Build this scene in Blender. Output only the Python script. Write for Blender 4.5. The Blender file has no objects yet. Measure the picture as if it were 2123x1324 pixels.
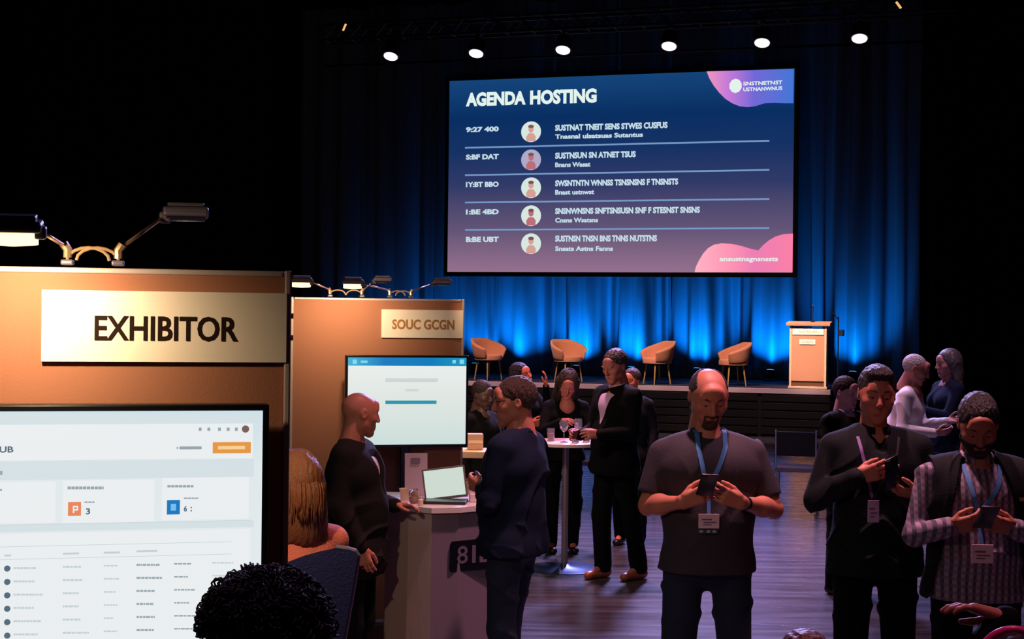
import bpy, bmesh, math, random
import numpy as np
from mathutils import Vector, Matrix, Euler
from mathutils.bvhtree import BVHTree

random.seed(7)
rng = np.random.RandomState(11)
S = bpy.context.scene
COL = S.collection
PI = math.pi

# ------------------------------------------------------------------ camera, world, light, exposure
W_IMG, H_IMG, F_PX = 2123, 1324, 3000.0
CAM_H = 2.0
camd = bpy.data.cameras.new('camera')
camd.sensor_width = 36.0
camd.lens = F_PX / W_IMG * 36.0
camd.clip_end = 200
cam = bpy.data.objects.new('camera', camd)
COL.objects.link(cam)
CAMROT = (Euler((PI / 2 - 5.0 / F_PX, 0, 0)).to_matrix() @ Matrix.Rotation(0.0118, 3, 'Z'))
cam.location = (0, 0, CAM_H)
cam.rotation_euler = CAMROT.to_euler()
S.camera = cam

S.view_settings.view_transform = 'Standard'
S.view_settings.look = 'None'
S.view_settings.gamma = 1.0
S.view_settings.use_curve_mapping = False
S.view_settings.exposure = 0.0

world = bpy.data.worlds.new('hall_darkness')
world.use_nodes = True
world.node_tree.nodes['Background'].inputs[0].default_value = (0.35, 0.75, 0.9, 1)
world.node_tree.nodes['Background'].inputs[1].default_value = 0.008
S.world = world


def light(name, kind, loc, target, power, color, size=0.3, angle=60, blend=0.5):
    d = bpy.data.lights.new(name, kind)
    d.energy = power
    d.color = color
    if kind == 'SPOT':
        d.spot_size = math.radians(angle)
        d.spot_blend = blend
        d.shadow_soft_size = size
    elif kind == 'AREA':
        d.size = size
    else:
        d.shadow_soft_size = size
    o = bpy.data.objects.new(name, d)
    COL.objects.link(o)
    o.location = loc
    o.rotation_euler = (Vector(target) - Vector(loc)).to_track_quat('-Z', 'Y').to_euler()
    return o


def P(px, py, D):
    """point at depth D (distance along the view axis) seen at a photo pixel"""
    v = CAMROT @ Vector(((px - W_IMG / 2) / F_PX, (H_IMG / 2 - py) / F_PX, -1.0))
    v *= D / v.y
    return Vector((v.x, v.y, v.z + CAM_H))


class Frame:
    """vertical plane: origin, direction u (to the right), v up, n towards the viewer"""
    def __init__(s, o, ang):
        s.o = Vector((o.x, o.y, 0))
        s.ang = math.radians(ang)
        s.u = Vector((math.cos(s.ang), math.sin(s.ang), 0))
        s.n = Vector((math.sin(s.ang), -math.cos(s.ang), 0))

    def hit(s, px, py, off=0.0):
        r = P(px, py, 1.0) - Vector((0, 0, CAM_H))
        o = s.o + s.n * off
        t = (o.dot(s.n)) / r.dot(s.n)
        p = Vector((0, 0, CAM_H)) + r * t
        return (p - o).dot(s.u), p.z

    def pt(s, u, v, off=0.0):
        return s.o + s.u * u + s.n * off + Vector((0, 0, v))


STG = Frame(P(1680, 809, 24.6), -16.5)      # stage front line
BO1 = Frame(P(597, 562, 3.7), 13.0)         # near booth panel
BO2 = Frame(P(960, 621, 9.4), 13.0)         # far booth panel

# ambient wash over the floor: ceiling washes of the hall (pink / violet), back light from the truss side; added fills for the front row
light('hall_wash_pink', 'SPOT', (0.9, 6.7, 5.6), (0.95, 6.4, 1.0), 1250, (1.0, 0.44, 0.50), 0.12, 62, 0.8)
light('hall_wash_rose', 'SPOT', (2.6, 6.6, 5.6), (1.95, 6.2, 1.0), 420, (1.0, 0.44, 0.58), 0.12, 60, 0.8)
light('hall_wash_violet', 'SPOT', (2.0, 17.5, 6.6), (1.2, 8.8, 0.0), 5200, (0.50, 0.42, 1.0), 0.5, 70, 0.8)
light('hall_wash_mauve', 'SPOT', (0.4, 12.2, 6.0), (0.9, 11.8, 1.2), 1500, (1.0, 0.44, 0.56), 0.2, 66, 0.8)
light('hall_wash_right', 'SPOT', (3.4, 12.0, 6.0), (3.5, 12.2, 1.2), 600, (0.9, 0.55, 0.8), 0.2, 50, 0.8)
light('hand_fill_pink', 'SPOT', (1.3, 3.6, 4.6), (1.18, 3.3, 1.2), 130, (1.0, 0.35, 0.55), 0.1, 36, 0.8)  # added fill that brightens the raised hand and headband, no real fixture
light('curls_fill_violet', 'SPOT', (-0.1, 3.7, 4.4), (-0.5, 2.95, 1.35), 90, (0.85, 0.45, 0.9), 0.1, 17, 0.6)  # added fill for violet highlights on the curly hair, no real fixture
light('house_front_dim', 'SPOT', (2.6, 0.6, 5.5), (1.8, 7.0, 1.2), 70, (1.0, 0.36, 0.34), 0.6, 70, 0.8)
light('house_side_dim', 'SPOT', (-1.8, 4.6, 4.5), (0.4, 8.0, 1.0), 30, (0.3, 0.5, 1.0), 0.5, 80, 0.8)


# ------------------------------------------------------------------ materials
def s2l(c):
    out = []
    for v in c[:3]:
        v = v / 255.0
        out.append(v / 12.92 if v <= 0.04045 else ((v + 0.055) / 1.055) ** 2.4)
    return tuple(out) + (1.0,)


MATS = {}


def mat(name, col, rough=0.6, metal=0.0, emit=None, estr=1.0, bump=0.0, bscale=40.0, var=0.0, stretch=None,
        sheen=0.0, alpha=1.0, spec=0.5, trans=0.0):
    if name in MATS:
        return MATS[name]
    m = bpy.data.materials.new(name)
    m.use_nodes = True
    nt = m.node_tree
    b = nt.nodes['Principled BSDF']
    b.inputs['Base Color'].default_value = s2l(col)
    b.inputs['Roughness'].default_value = rough
    b.inputs['Metallic'].default_value = metal
    b.inputs['Specular IOR Level'].default_value = spec
    if trans:
        b.inputs['Transmission Weight'].default_value = trans
    if sheen:
        b.inputs['Sheen Weight'].default_value = sheen
        b.inputs['Sheen Roughness'].default_value = 0.5
    if emit:
        b.inputs['Emission Color'].default_value = s2l(emit)
        b.inputs['Emission Strength'].default_value = estr
    if bump or var:
        tc = nt.nodes.new('ShaderNodeTexCoord')
        mp = nt.nodes.new('ShaderNodeMapping')
        if stretch:
            mp.inputs['Scale'].default_value = stretch
        nz = nt.nodes.new('ShaderNodeTexNoise')
        nz.inputs['Scale'].default_value = bscale
        nz.inputs['Detail'].default_value = 4
        nt.links.new(tc.outputs['Object'], mp.inputs['Vector'])
        nt.links.new(mp.outputs[0], nz.inputs['Vector'])
        if bump:
            bp = nt.nodes.new('ShaderNodeBump')
            bp.inputs['Strength'].default_value = bump
            bp.inputs['Distance'].default_value = 0.02
            nt.links.new(nz.outputs['Fac'], bp.inputs['Height'])
            nt.links.new(bp.outputs[0], b.inputs['Normal'])
        if var:
            mx = nt.nodes.new('ShaderNodeMix')
            mx.data_type = 'RGBA'
            c = s2l(col)
            mx.inputs[6].default_value = tuple(x * (1 - var) for x in c[:3]) + (1,)
            mx.inputs[7].default_value = tuple(min(1, x * (1 + var)) for x in c[:3]) + (1,)
            nt.links.new(nz.outputs['Fac'], mx.inputs[0])
            nt.links.new(mx.outputs[2], b.inputs['Base Color'])
    MATS[name] = m
    return m


def emis(name, col, strength=1.0):
    """a lit part of a display"""
    if name in MATS:
        return MATS[name]
    m = bpy.data.materials.new(name)
    m.use_nodes = True
    b = m.node_tree.nodes['Principled BSDF']
    b.inputs['Base Color'].default_value = (0.01, 0.01, 0.01, 1)
    b.inputs['Roughness'].default_value = 0.5
    b.inputs['Specular IOR Level'].default_value = 0.1
    b.inputs['Emission Color'].default_value = s2l(col)
    b.inputs['Emission Strength'].default_value = strength
    MATS[name] = m
    return m


def emis_ramp(name, stops, axis='Z', strength=1.0, lo=0, hi=1, extra=None):
    """display background whose picture is a gradient along a generated axis"""
    m = emis(name, (0, 0, 0), strength)
    nt = m.node_tree
    b = nt.nodes['Principled BSDF']
    tc = nt.nodes.new('ShaderNodeTexCoord')
    sp = nt.nodes.new('ShaderNodeSeparateXYZ')
    nt.links.new(tc.outputs['Generated'], sp.inputs[0])
    src = sp.outputs[axis]
    if extra:
        # add k * other axis
        ma = nt.nodes.new('ShaderNodeMath')
        ma.operation = 'MULTIPLY_ADD'
        nt.links.new(sp.outputs[extra[0]], ma.inputs[0])
        ma.inputs[1].default_value = extra[1]
        nt.links.new(src, ma.inputs[2])
        src = ma.outputs[0]
    cr = nt.nodes.new('ShaderNodeValToRGB')
    e = cr.color_ramp.elements
    while len(e) > 1:
        e.remove(e[-1])
    e[0].position = stops[0][0]
    e[0].color = s2l(stops[0][1])
    for p, c in stops[1:]:
        q = e.new(p)
        q.color = s2l(c)
    nt.links.new(src, cr.inputs[0])
    nt.links.new(cr.outputs[0], b.inputs['Emission Color'])
    return m


# ------------------------------------------------------------------ mesh helpers
def link_mesh(name, verts, faces, m=None, parent=None, smooth=False):
    me = bpy.data.meshes.new(name)
    me.from_pydata([tuple(v) for v in verts], [], [tuple(f) for f in faces])
    me.update()
    if smooth:
        me.polygons.foreach_set('use_smooth', [True] * len(me.polygons))
    if m:
        me.materials.append(m)
    o = bpy.data.objects.new(name, me)
    COL.objects.link(o)
    if parent:
        o.parent = parent
    return o


def tag(o, label=None, cat=None, group=None, kind=None):
    if label:
        o['label'] = label
    if cat:
        o['category'] = cat
    if group:
        o['group'] = group
    if kind:
        o['kind'] = kind
    return o


def thing(name, label, cat, loc=(0, 0, 0), rz=0.0, group=None):
    o = bpy.data.objects.new(name, None)
    o.empty_display_size = 0.1
    COL.objects.link(o)
    o.location = loc
    o.rotation_euler = (0, 0, rz)
    return tag(o, label, cat, group)


class MB:
    """mesh collector"""
    def __init__(s):
        s.v, s.f = [], []

    def add(s, v, f):
        n = len(s.v)
        s.v += [tuple(x) for x in v]
        s.f += [tuple(i + n for i in q) for q in f]
        return s

    def box(s, c, size, rot=None, bev=0.0):
        bm = bmesh.new()
        bmesh.ops.create_cube(bm, size=1.0)
        for v in bm.verts:
            v.co = Vector((v.co.x * size[0], v.co.y * size[1], v.co.z * size[2]))
        if bev:
            bmesh.ops.bevel(bm, geom=bm.edges[:], offset=bev, segments=2, profile=0.5, affect='EDGES')
        M = rot.to_matrix() if isinstance(rot, Euler) else rot
        vs = []
        bm.verts.index_update()
        for v in bm.verts:
            p = v.co.copy()
            if M is not None:
                p = M @ p
            vs.append(p + Vector(c))
        fs = [[v.index for v in f.verts] for f in bm.faces]
        bm.free()
        return s.add(vs, fs)

    def tube(s, pts, r, n=8, caps=True):
        pts = [Vector(p) for p in pts]
        rs = r if isinstance(r, (list, tuple)) else [r] * len(pts)
        vs, fs = [], []
        prev = None
        for i, p in enumerate(pts):
            d = (pts[min(i + 1, len(pts) - 1)] - pts[max(i - 1, 0)])
            if d.length < 1e-9:
                d = Vector((0, 0, 1))
            d.normalize()
            if prev is None:
                a = d.cross(Vector((0, 0, 1)) if abs(d.z) < 0.9 else Vector((1, 0, 0))).normalized()
            else:
                a = (prev - d * prev.dot(d)).normalized()
            prev = a
            b = d.cross(a)
            for k in range(n):
                t = 2 * PI * k / n
                vs.append(p + (a * math.cos(t) + b * math.sin(t)) * rs[i])
        for i in range(len(pts) - 1):
            for k in range(n):
                k2 = (k + 1) % n
                fs.append((i * n + k, i * n + k2, (i + 1) * n + k2, (i + 1) * n + k))
        if caps:
            fs.append(tuple(range(n))[::-1])
            fs.append(tuple((len(pts) - 1) * n + k for k in range(n)))
        return s.add(vs, fs)

    def lathe(s, prof, c=(0, 0, 0), n=24, rot=None):
        vs, fs = [], []
        c = Vector(c)
        M = rot
        for (r, z) in prof:
            for k in range(n):
                t = 2 * PI * k / n
                p = Vector((r * math.cos(t), r * math.sin(t), z))
                if M is not None:
                    p = M @ p
                vs.append(p + c)
        m = len(prof)
        for i in range(m - 1):
            for k in range(n):
                k2 = (k + 1) % n
                fs.append((i * n + k, i * n + k2, (i + 1) * n + k2, (i + 1) * n + k))
        fs.append(tuple(range(n))[::-1])
        fs.append(tuple((m - 1) * n + k for k in range(n)))
        return s.add(vs, fs)

    def sphere(s, c, r, n=12, sq=(1, 1, 1)):
        prof = [(max(1e-4, r * math.sin(PI * i / n)), -r * math.cos(PI * i / n)) for i in range(n + 1)]
        k0 = len(s.v)
        s.lathe(prof, (0, 0, 0), n * 2)
        for i in range(k0, len(s.v)):
            v = s.v[i]
            s.v[i] = (v[0] * sq[0] + c[0], v[1] * sq[1] + c[1], v[2] * sq[2] + c[2])
        return s

    def build(s, name, m, parent=None, smooth=False):
        o = link_mesh(name, s.v, s.f, m, parent, False)
        if smooth:
            try:
                o.data.shade_auto_smooth if False else None
            except Exception:
                pass
            o.data.polygons.foreach_set('use_smooth', [True] * len(o.data.polygons))
            sh = o.data.attributes.new('sharp_edge', 'BOOLEAN', 'EDGE')
            bm = bmesh.new()
            bm.from_mesh(o.data)
            sharp = [False] * len(bm.edges)
            for e in bm.edges:
                if len(e.link_faces) == 2 and e.calc_face_angle(0) > 0.7:
                    sharp[e.index] = True
            bm.free()
            sh = o.data.attributes.get('sharp_edge')
            sh.data.foreach_set('value', sharp)
        return o


_textcache = {}


def text_mesh(txt, size, xs=1.0, weight=0.0, align='LEFT', depth=0.0):
    c = bpy.data.curves.new('t', 'FONT')
    c.body = txt
    c.size = size
    c.offset = weight
    c.align_x = align
    c.resolution_u = 3
    c.extrude = depth
    o = bpy.data.objects.new('t', c)
    COL.objects.link(o)
    dg = bpy.context.evaluated_depsgraph_get()
    me = bpy.data.meshes.new_from_object(o.evaluated_get(dg))
    vs = [(v.co.x * xs, v.co.y, v.co.z) for v in me.vertices]
    fs = [tuple(p.vertices) for p in me.polygons]
    bpy.data.objects.remove(o)
    bpy.data.curves.remove(c)
    bpy.data.meshes.remove(me)
    return vs, fs


def text_fit(fr, txt, px0, py0, px1, py1, off, weight=0.0, mb=None, depth=0.0):
    """letters filling the photo box (px0..px1, cap height py0..py1) on plane fr at distance off"""
    pm = (py0 + py1) / 2
    u0, _ = fr.hit(px0, pm, off)
    u1, _ = fr.hit(px1, pm, off)
    xm = (px0 + px1) / 2
    _, v1 = fr.hit(xm, py0, off)
    _, v0 = fr.hit(xm, py1, off)
    vs, fs = text_mesh(txt, 1.0, 1.0, weight, 'LEFT', 0.0)
    if not vs:
        return mb
    xs = [v[0] for v in vs]
    ys = [v[1] for v in vs]
    x0, x1, y0, y1 = min(xs), max(xs), min(ys), max(ys)
    sx = (u1 - u0) / (x1 - x0)
    sy = (v1 - v0) / (y1 - y0)
    out = [fr.pt(u0 + (v[0] - x0) * sx, v0 + (v[1] - y0) * sy, off) for v in vs]
    (mb or MB()).add(out, fs)
    return mb


def rect_on(fr, mb, px0, py0, px1, py1, off, thick=0.0015):
    pm = (py0 + py1) / 2
    xm = (px0 + px1) / 2
    u0, _ = fr.hit(px0, pm, off)
    u1, _ = fr.hit(px1, pm, off)
    _, v1 = fr.hit(xm, py0, off)
    _, v0 = fr.hit(xm, py1, off)
    a = [fr.pt(u0, v0, off), fr.pt(u1, v0, off), fr.pt(u1, v1, off), fr.pt(u0, v1, off)]
    b = [fr.pt(u0, v0, off - thick), fr.pt(u1, v0, off - thick), fr.pt(u1, v1, off - thick), fr.pt(u0, v1, off - thick)]
    mb.add(a + b, [(0, 1, 2, 3), (7, 6, 5, 4), (0, 4, 5, 1), (1, 5, 6, 2), (2, 6, 7, 3), (3, 7, 4, 0)])
    return mb


def poly_on(fr, mb, pts, off):
    vs = []
    for (x, y) in pts:
        u, v = fr.hit(x, y, off)
        vs.append(fr.pt(u, v, off))
    mb.add(vs, [tuple(range(len(vs)))[::-1]])
    return mb


def box_fr(fr, mb, u0, u1, v0, v1, o0, o1, bev=0.0):
    """box in a frame: u, v range and distance towards the viewer o0..o1"""
    c = fr.pt((u0 + u1) / 2, (v0 + v1) / 2, (o0 + o1) / 2)
    R = Matrix.Rotation(fr.ang, 3, 'Z')
    return mb.box(c, (u1 - u0, o1 - o0, v1 - v0), R, bev)


# ------------------------------------------------------------------ the room
M_black = mat('black_painted_wall', (9, 12, 13), 0.95, spec=0.05, bump=0.1, bscale=8)
M_floor = None


def floor_material():
    m = bpy.data.materials.new('dark_vinyl_plank_floor')
    m.use_nodes = True
    nt = m.node_tree
    b = nt.nodes['Principled BSDF']
    tc = nt.nodes.new('ShaderNodeTexCoord')
    mp = nt.nodes.new('ShaderNodeMapping')
    mp.inputs['Rotation'].default_value = (0, 0, math.radians(-16))
    mp.inputs['Scale'].default_value = (0.5, 4.0, 1)
    nt.links.new(tc.outputs['Object'], mp.inputs[0])
    nz = nt.nodes.new('ShaderNodeTexNoise')
    nz.inputs['Scale'].default_value = 2.2
    nz.inputs['Detail'].default_value = 6
    nt.links.new(mp.outputs[0], nz.inputs['Vector'])
    cr = nt.nodes.new('ShaderNodeValToRGB')
    cr.color_ramp.elements[0].position = 0.3
    cr.color_ramp.elements[0].color = s2l((58, 56, 66))
    cr.color_ramp.elements[1].position = 0.7
    cr.color_ramp.elements[1].color = s2l((92, 90, 100))
    nt.links.new(nz.outputs['Fac'], cr.inputs[0])
    nt.links.new(cr.outputs[0], b.inputs['Base Color'])
    r = nt.nodes.new('ShaderNodeMapRange')
    r.inputs[3].default_value = 0.17
    r.inputs[4].default_value = 0.36
    nt.links.new(nz.outputs['Fac'], r.inputs[0])
    nt.links.new(r.outputs[0], b.inputs['Roughness'])
    # board joints: fine relief
    mp2 = nt.nodes.new('ShaderNodeMapping')
    mp2.inputs['Rotation'].default_value = (0, 0, math.radians(16.5))
    nt.links.new(tc.outputs['Object'], mp2.inputs[0])
    br = nt.nodes.new('ShaderNodeTexBrick')
    br.inputs['Scale'].default_value = 1.0
    br.inputs['Brick Width'].default_value = 2.4
    br.inputs['Row Height'].default_value = 0.6
    br.inputs['Mortar Size'].default_value = 0.006
    nt.links.new(mp2.outputs[0], br.inputs['Vector'])
    bp = nt.nodes.new('ShaderNodeBump')
    bp.inputs['Strength'].default_value = 0.25
    bp.inputs['Distance'].default_value = 0.004
    bp.invert = True
    nt.links.new(br.outputs['Fac'], bp.inputs['Height'])
    bp2 = nt.nodes.new('ShaderNodeBump')
    bp2.inputs['Strength'].default_value = 0.06
    nt.links.new(nz.outputs['Fac'], bp2.inputs['Height'])
    nt.links.new(bp.outputs[0], bp2.inputs['Normal'])
    nt.links.new(bp2.outputs[0], b.inputs['Normal'])
    b.inputs['Specular IOR Level'].default_value = 0.5
    return m


def struct(name, mb, m, smooth=False):
    o = mb.build(name, m, None, smooth)
    o['kind'] = 'structure'
    return o


struct('floor', MB().box((0, 17, -0.05), (26, 42, 0.1)), floor_material())
struct('ceiling', MB().box((0, 17, 9.55), (26, 42, 0.1)), M_black)
struct('wall_back', MB().box((0, 36.0, 4.75), (26, 0.1, 9.5)), M_black)
struct('wall_left', MB().box((-12.9, 17, 4.75), (0.1, 38, 9.5)), M_black)
struct('wall_right', MB().box((12.9, 17, 4.75), (0.1, 38, 9.5)), M_black)
struct('wall_front', MB().box((0, -3.9, 4.75), (26, 0.1, 9.5)), M_black)

# ------------------------------------------------------------------ stage
M_stage = mat('black_stage_board', (8, 9, 11), 0.8, bump=0.15, bscale=30)
M_lip = mat('pale_stage_edge', (236, 214, 214), 0.5)
M_slat = mat('black_stage_cladding', (9, 11, 12), 0.55)
uR, _ = STG.hit(1722, 800)
uL = uR - 14.5
stage = thing('stage', 'low black stage platform with a pale lit front edge, below the big screen', 'stage',
              STG.pt((uL + uR) / 2, 0, 0))


def under(parent, fn):
    """build in world space then hang below parent without moving"""
    o = fn
    o.parent = parent
    o.matrix_parent_inverse = parent.matrix_basis.inverted()
    return o


SH = 0.82
under(stage, box_fr(STG, MB(), uL, uR, 0.0, SH, -4.6, 0.0).build('platform', M_stage))
under(stage, box_fr(STG, MB(), uL, uR, SH - 0.075, SH + 0.012, 0.002, 0.03, 0.004).build('edge_strip', M_lip))
nb = 0
for k in range(5):
    z0 = 0.05 + k * 0.14
    u = uR
    while u > uR - 9.5:
        o = box_fr(STG, MB(), u - 1.16, u - 0.02, z0, z0 + 0.115, 0.002, 0.022 + 0.004 * ((k + nb) % 2), 0.003).build('front_board', M_slat)
        under(stage, o)
        u -= 1.2
        nb += 1


# backdrop curtain: pleated drape panels
def curtain_mat():
    m = mat('blue_black_velvet_drape', (96, 104, 120), 0.9, bump=0.25, bscale=3.0, stretch=(14, 14, 0.6), sheen=0.2, spec=0.1)
    return m


M_cur = curtain_mat()
M_curb = mat('black_side_drape', (16, 18, 22), 0.9, bump=0.2, bscale=3.0, stretch=(14, 14, 0.6), spec=0.1)


GAPS = [(STG.hit(x, 700, -3.9)[0], w) for x, w in ((745, .16), (862, .20), (935, .16), (1122, .22), (1262, .15), (1362, .20), (1518, .34), (1686, .36), (1835, .3))]


def drape(fr, u0, u1, z0, z1, off, amp, seed, name, m):
    r = random.Random(seed)
    n = int((u1 - u0) / 0.022)
    ph = 0.0
    us, ds = [], []
    freq = 2 * PI / 0.36
    a = amp
    for i in range(n + 1):
        u = u0 + (u1 - u0) * i / n
        ph += (u1 - u0) / n * freq
        if r.random() < 0.05:
            freq = 2 * PI / r.uniform(0.22, 0.5)
            a = amp * r.uniform(0.5, 1.25)
        s_ = math.sin(ph)
        ds.append((1 - abs(s_) ** 0.8 * (1 if s_ > 0 else -1)) * a * 0.5 + (0.48 * sum(math.exp(-((u - g) / w) ** 4) for g, w in GAPS) if off < -3 else 0) + 0.012 * math.sin(ph * 2.7))
        us.append(u)
    # smooth depth
    ds = np.convolve(np.pad(ds, 2, 'edge'), [.1, .2, .4, .2, .1], 'valid')
    nz_ = 10
    vs, fs = [], []
    for j in range(nz_ + 1):
        t = j / nz_
        z = z0 + (z1 - z0) * t
        k = 1.0 - 0.35 * t
        for i in range(n + 1):
            sway = 0.015 * math.sin(us[i] * 3.1 + z * 0.8 + seed)
            vs.append(fr.pt(us[i] + sway, z, off - ds[i] * k))
    for j in range(nz_):
        for i in range(n):
            q = j * (n + 1) + i
            fs.append((q, q + 1, q + n + 2, q + n + 1))
    o = link_mesh(name, vs, fs, m, None, True)
    return o


# three cloth panels of the backdrop, each a curtain
cu0, _ = STG.hit(628, 700, -4.0)
cu1, _ = STG.hit(905, 700, -4.0)
cu2, _ = STG.hit(1395, 700, -4.0)
cu3, _ = STG.hit(1905, 700, -4.0)
c1 = tag(drape(STG, cu0, cu1, SH + 0.01, 8.6, -3.75, 0.24, 3, 'curtain', M_cur),
         'tall dark blue pleated curtain left of the big screen', 'curtain', 'backdrop curtains')
c2 = tag(drape(STG, cu1, cu2, SH + 0.01, 8.6, -3.75, 0.24, 5, 'curtain', M_cur),
         'tall blue lit pleated curtain behind the left half of the big screen', 'curtain', 'backdrop curtains')
c3 = tag(drape(STG, cu2, cu3, SH + 0.01, 8.6, -3.75, 0.24, 8, 'curtain', M_cur),
         'tall blue lit pleated curtain behind lectern and right half of screen', 'curtain', 'backdrop curtains')
su0, _ = STG.hit(1925, 700, -1.0)
tag(drape(STG, su0, su0 + 4.5, 0.02, 8.6, -1.0, 0.2, 12, 'side_curtain', M_curb),
    'black side curtain at the far right beyond the stage', 'curtain')
su1, _ = STG.hit(566, 200, 0.4)
tag(drape(STG, su1 - 5.5, su1, 0.02, 8.6, 0.4, 0.2, 13, 'side_curtain', M_curb),
    'black side curtain at the far left above the near booth', 'curtain')

# uplights along the foot of the curtain
M_blk = mat('black_powder_coat', (18, 18, 20), 0.45)
M_lens = emis('blue_uplight_lens', (60, 170, 255), 3.0)
ups = [(725, 26), (815, 60), (905, 110), (985, 130), (1075, 300), (1195, 300), (1308, 300), (1445, 330), (1597, 330), (1768, 210), (1800, 22)]
place = {725: 'leftmost, behind the far booth', 815: 'second from the left end', 905: 'third from the left end', 985: 'behind the leftmost tub chair',
         1075: 'between the first and second tub chair', 1195: 'behind the second tub chair', 1308: 'just left of the third tub chair',
         1445: 'between the third and fourth tub chair', 1597: 'between the fourth tub chair and lectern', 1768: 'right of the lectern',
         1800: 'rightmost, past the lectern'}
for px, pw in ups:
    u, _ = STG.hit(px, 760, -3.2)
    base = STG.pt(u, SH + 0.002, -3.2)
    t = thing('uplight', 'small black blue-beam uplight at the curtain foot, ' + place[px], 'stage light', base, STG.ang, 'curtain uplights')
    MB().box((0, 0, 0.02), (0.22, 0.14, 0.03), None, 0.006).build('base_plate', M_blk, t)
    MB().tube([(-0.1, 0, 0.03), (-0.11, 0, 0.13)], 0.008).tube([(0.1, 0, 0.03), (0.11, 0, 0.13)], 0.008).build('yoke', M_blk, t)
    R = Matrix.Rotation(math.radians(-14), 3, 'X')
    MB().lathe([(0.04, -0.08), (0.07, -0.06), (0.08, 0.02), (0.085, 0.07), (0.075, 0.07)], (0, 0, 0.14), 16, R).build('can', M_blk, t, True)
    MB().lathe([(0.074, 0.0), (0.074, 0.006)], Vector((0, 0, 0.14)) + R @ Vector((0, 0, 0.07)), 16, R).build('lens', M_lens, t)
    l = light('uplight_beam', 'SPOT', STG.pt(u, SH + 0.26, -3.2), STG.pt(u, SH + 1.15, -4.0), pw * 1.35, (0.0, 0.26, 1.0), 0.04, 84, 1.0)

# ------------------------------------------------------------------ projection screen
scr = thing('projection_screen', 'large hanging projection screen showing the AGENDA HOSTING schedule', 'screen', STG.pt(0, 0, -2.6))
OFF = -2.6
uA, _ = STG.hit(930, 365, OFF)
uB, _ = STG.hit(1645, 352, OFF)
_, vT = STG.hit(1288, 155, OFF)
_, vB = STG.hit(1288, 564, OFF)
sw, shh = uB - uA, vT - vB


def su(a):
    return uA + sw * a


def sv(b):
    return vB + shh * b


_o = box_fr(STG, MB(), uA - 0.09, uB + 0.09, vB - 0.09, vT + 0.09, OFF - 0.08, OFF - 0.012, 0.01)
under(scr, _o.build('frame', M_blk))
_o = MB().box((0, 0, 0), (sw, 0.01, shh))
so = _o.build('picture', emis_ramp('agenda_background', [(0.0, (148, 112, 142)), (0.22, (98, 84, 118)), (0.45, (48, 58, 104)), (0.62, (22, 50, 100)), (0.8, (8, 46, 98)), (1.0, (20, 68, 122))], 'Z'))
so.location = STG.pt((uA + uB) / 2, (vT + vB) / 2, OFF)
so.rotation_euler = (0, 0, STG.ang)
bpy.context.view_layer.update()
so.parent = scr
so.matrix_parent_inverse = scr.matrix_basis.inverted()

E_white = emis('agenda_white', (226, 242, 236), 1.0)
E_pale = emis('agenda_pale_text', (196, 220, 232), 1.0)
E_line = emis('agenda_rule_line', (118, 152, 198), 1.0)
O1 = OFF + 0.008
mb = MB()
text_fit(STG, 'AGENDA', 966, 190, 1090, 219, O1, 0.052, mb)
text_fit(STG, 'HOSTING', 1099, 185, 1237, 215, O1, 0.052, mb)
under(scr, mb.build('title_letters', E_white))
rows = [(268, '9:27 400', 'SUSTNAT TNEIT SENS STWES CUSFUS', 262, 1384, 'Tnasnal ulsatsuas Sutantus', 281, 1333),
        (325, 'S:BF DAT', 'SUSTNSUN SN ATNET TSUS', 321, 1318, 'Bnans Wasat', 341, 1224),
        (382, '1Y:BT BBO', 'SWSNTNTN WNNSS TSNSNSNS F TNSNSTS', 378, 1406, 'Bnast ustnwst', 398, 1232),
        (439, '1:BE 4BD', 'SNSNWNSNS SNFTSNSUSN SNF F STESNST SNSNS', 436, 1451, 'Cnsns Wsatsns', 456, 1240),
        (496, 'B:BE UBT', 'SUSTNSN TNSN BNS TNNS NUTSTNS', 494, 1362, 'Snsats Astns Fanns', 515, 1271)]
mt, ml = MB(), MB()
photos = []
hx = ['light', 'rose', 'light', 'red', 'tan']
E_ph = [emis('portrait_pale', (216, 232, 224), 1), emis('portrait_skin', (214, 160, 150), 1), emis('portrait_hair', (120, 84, 88), 1), emis('portrait_rose', (190, 110, 120), 1), emis('portrait_lilac', (176, 170, 200), 1)]
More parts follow.
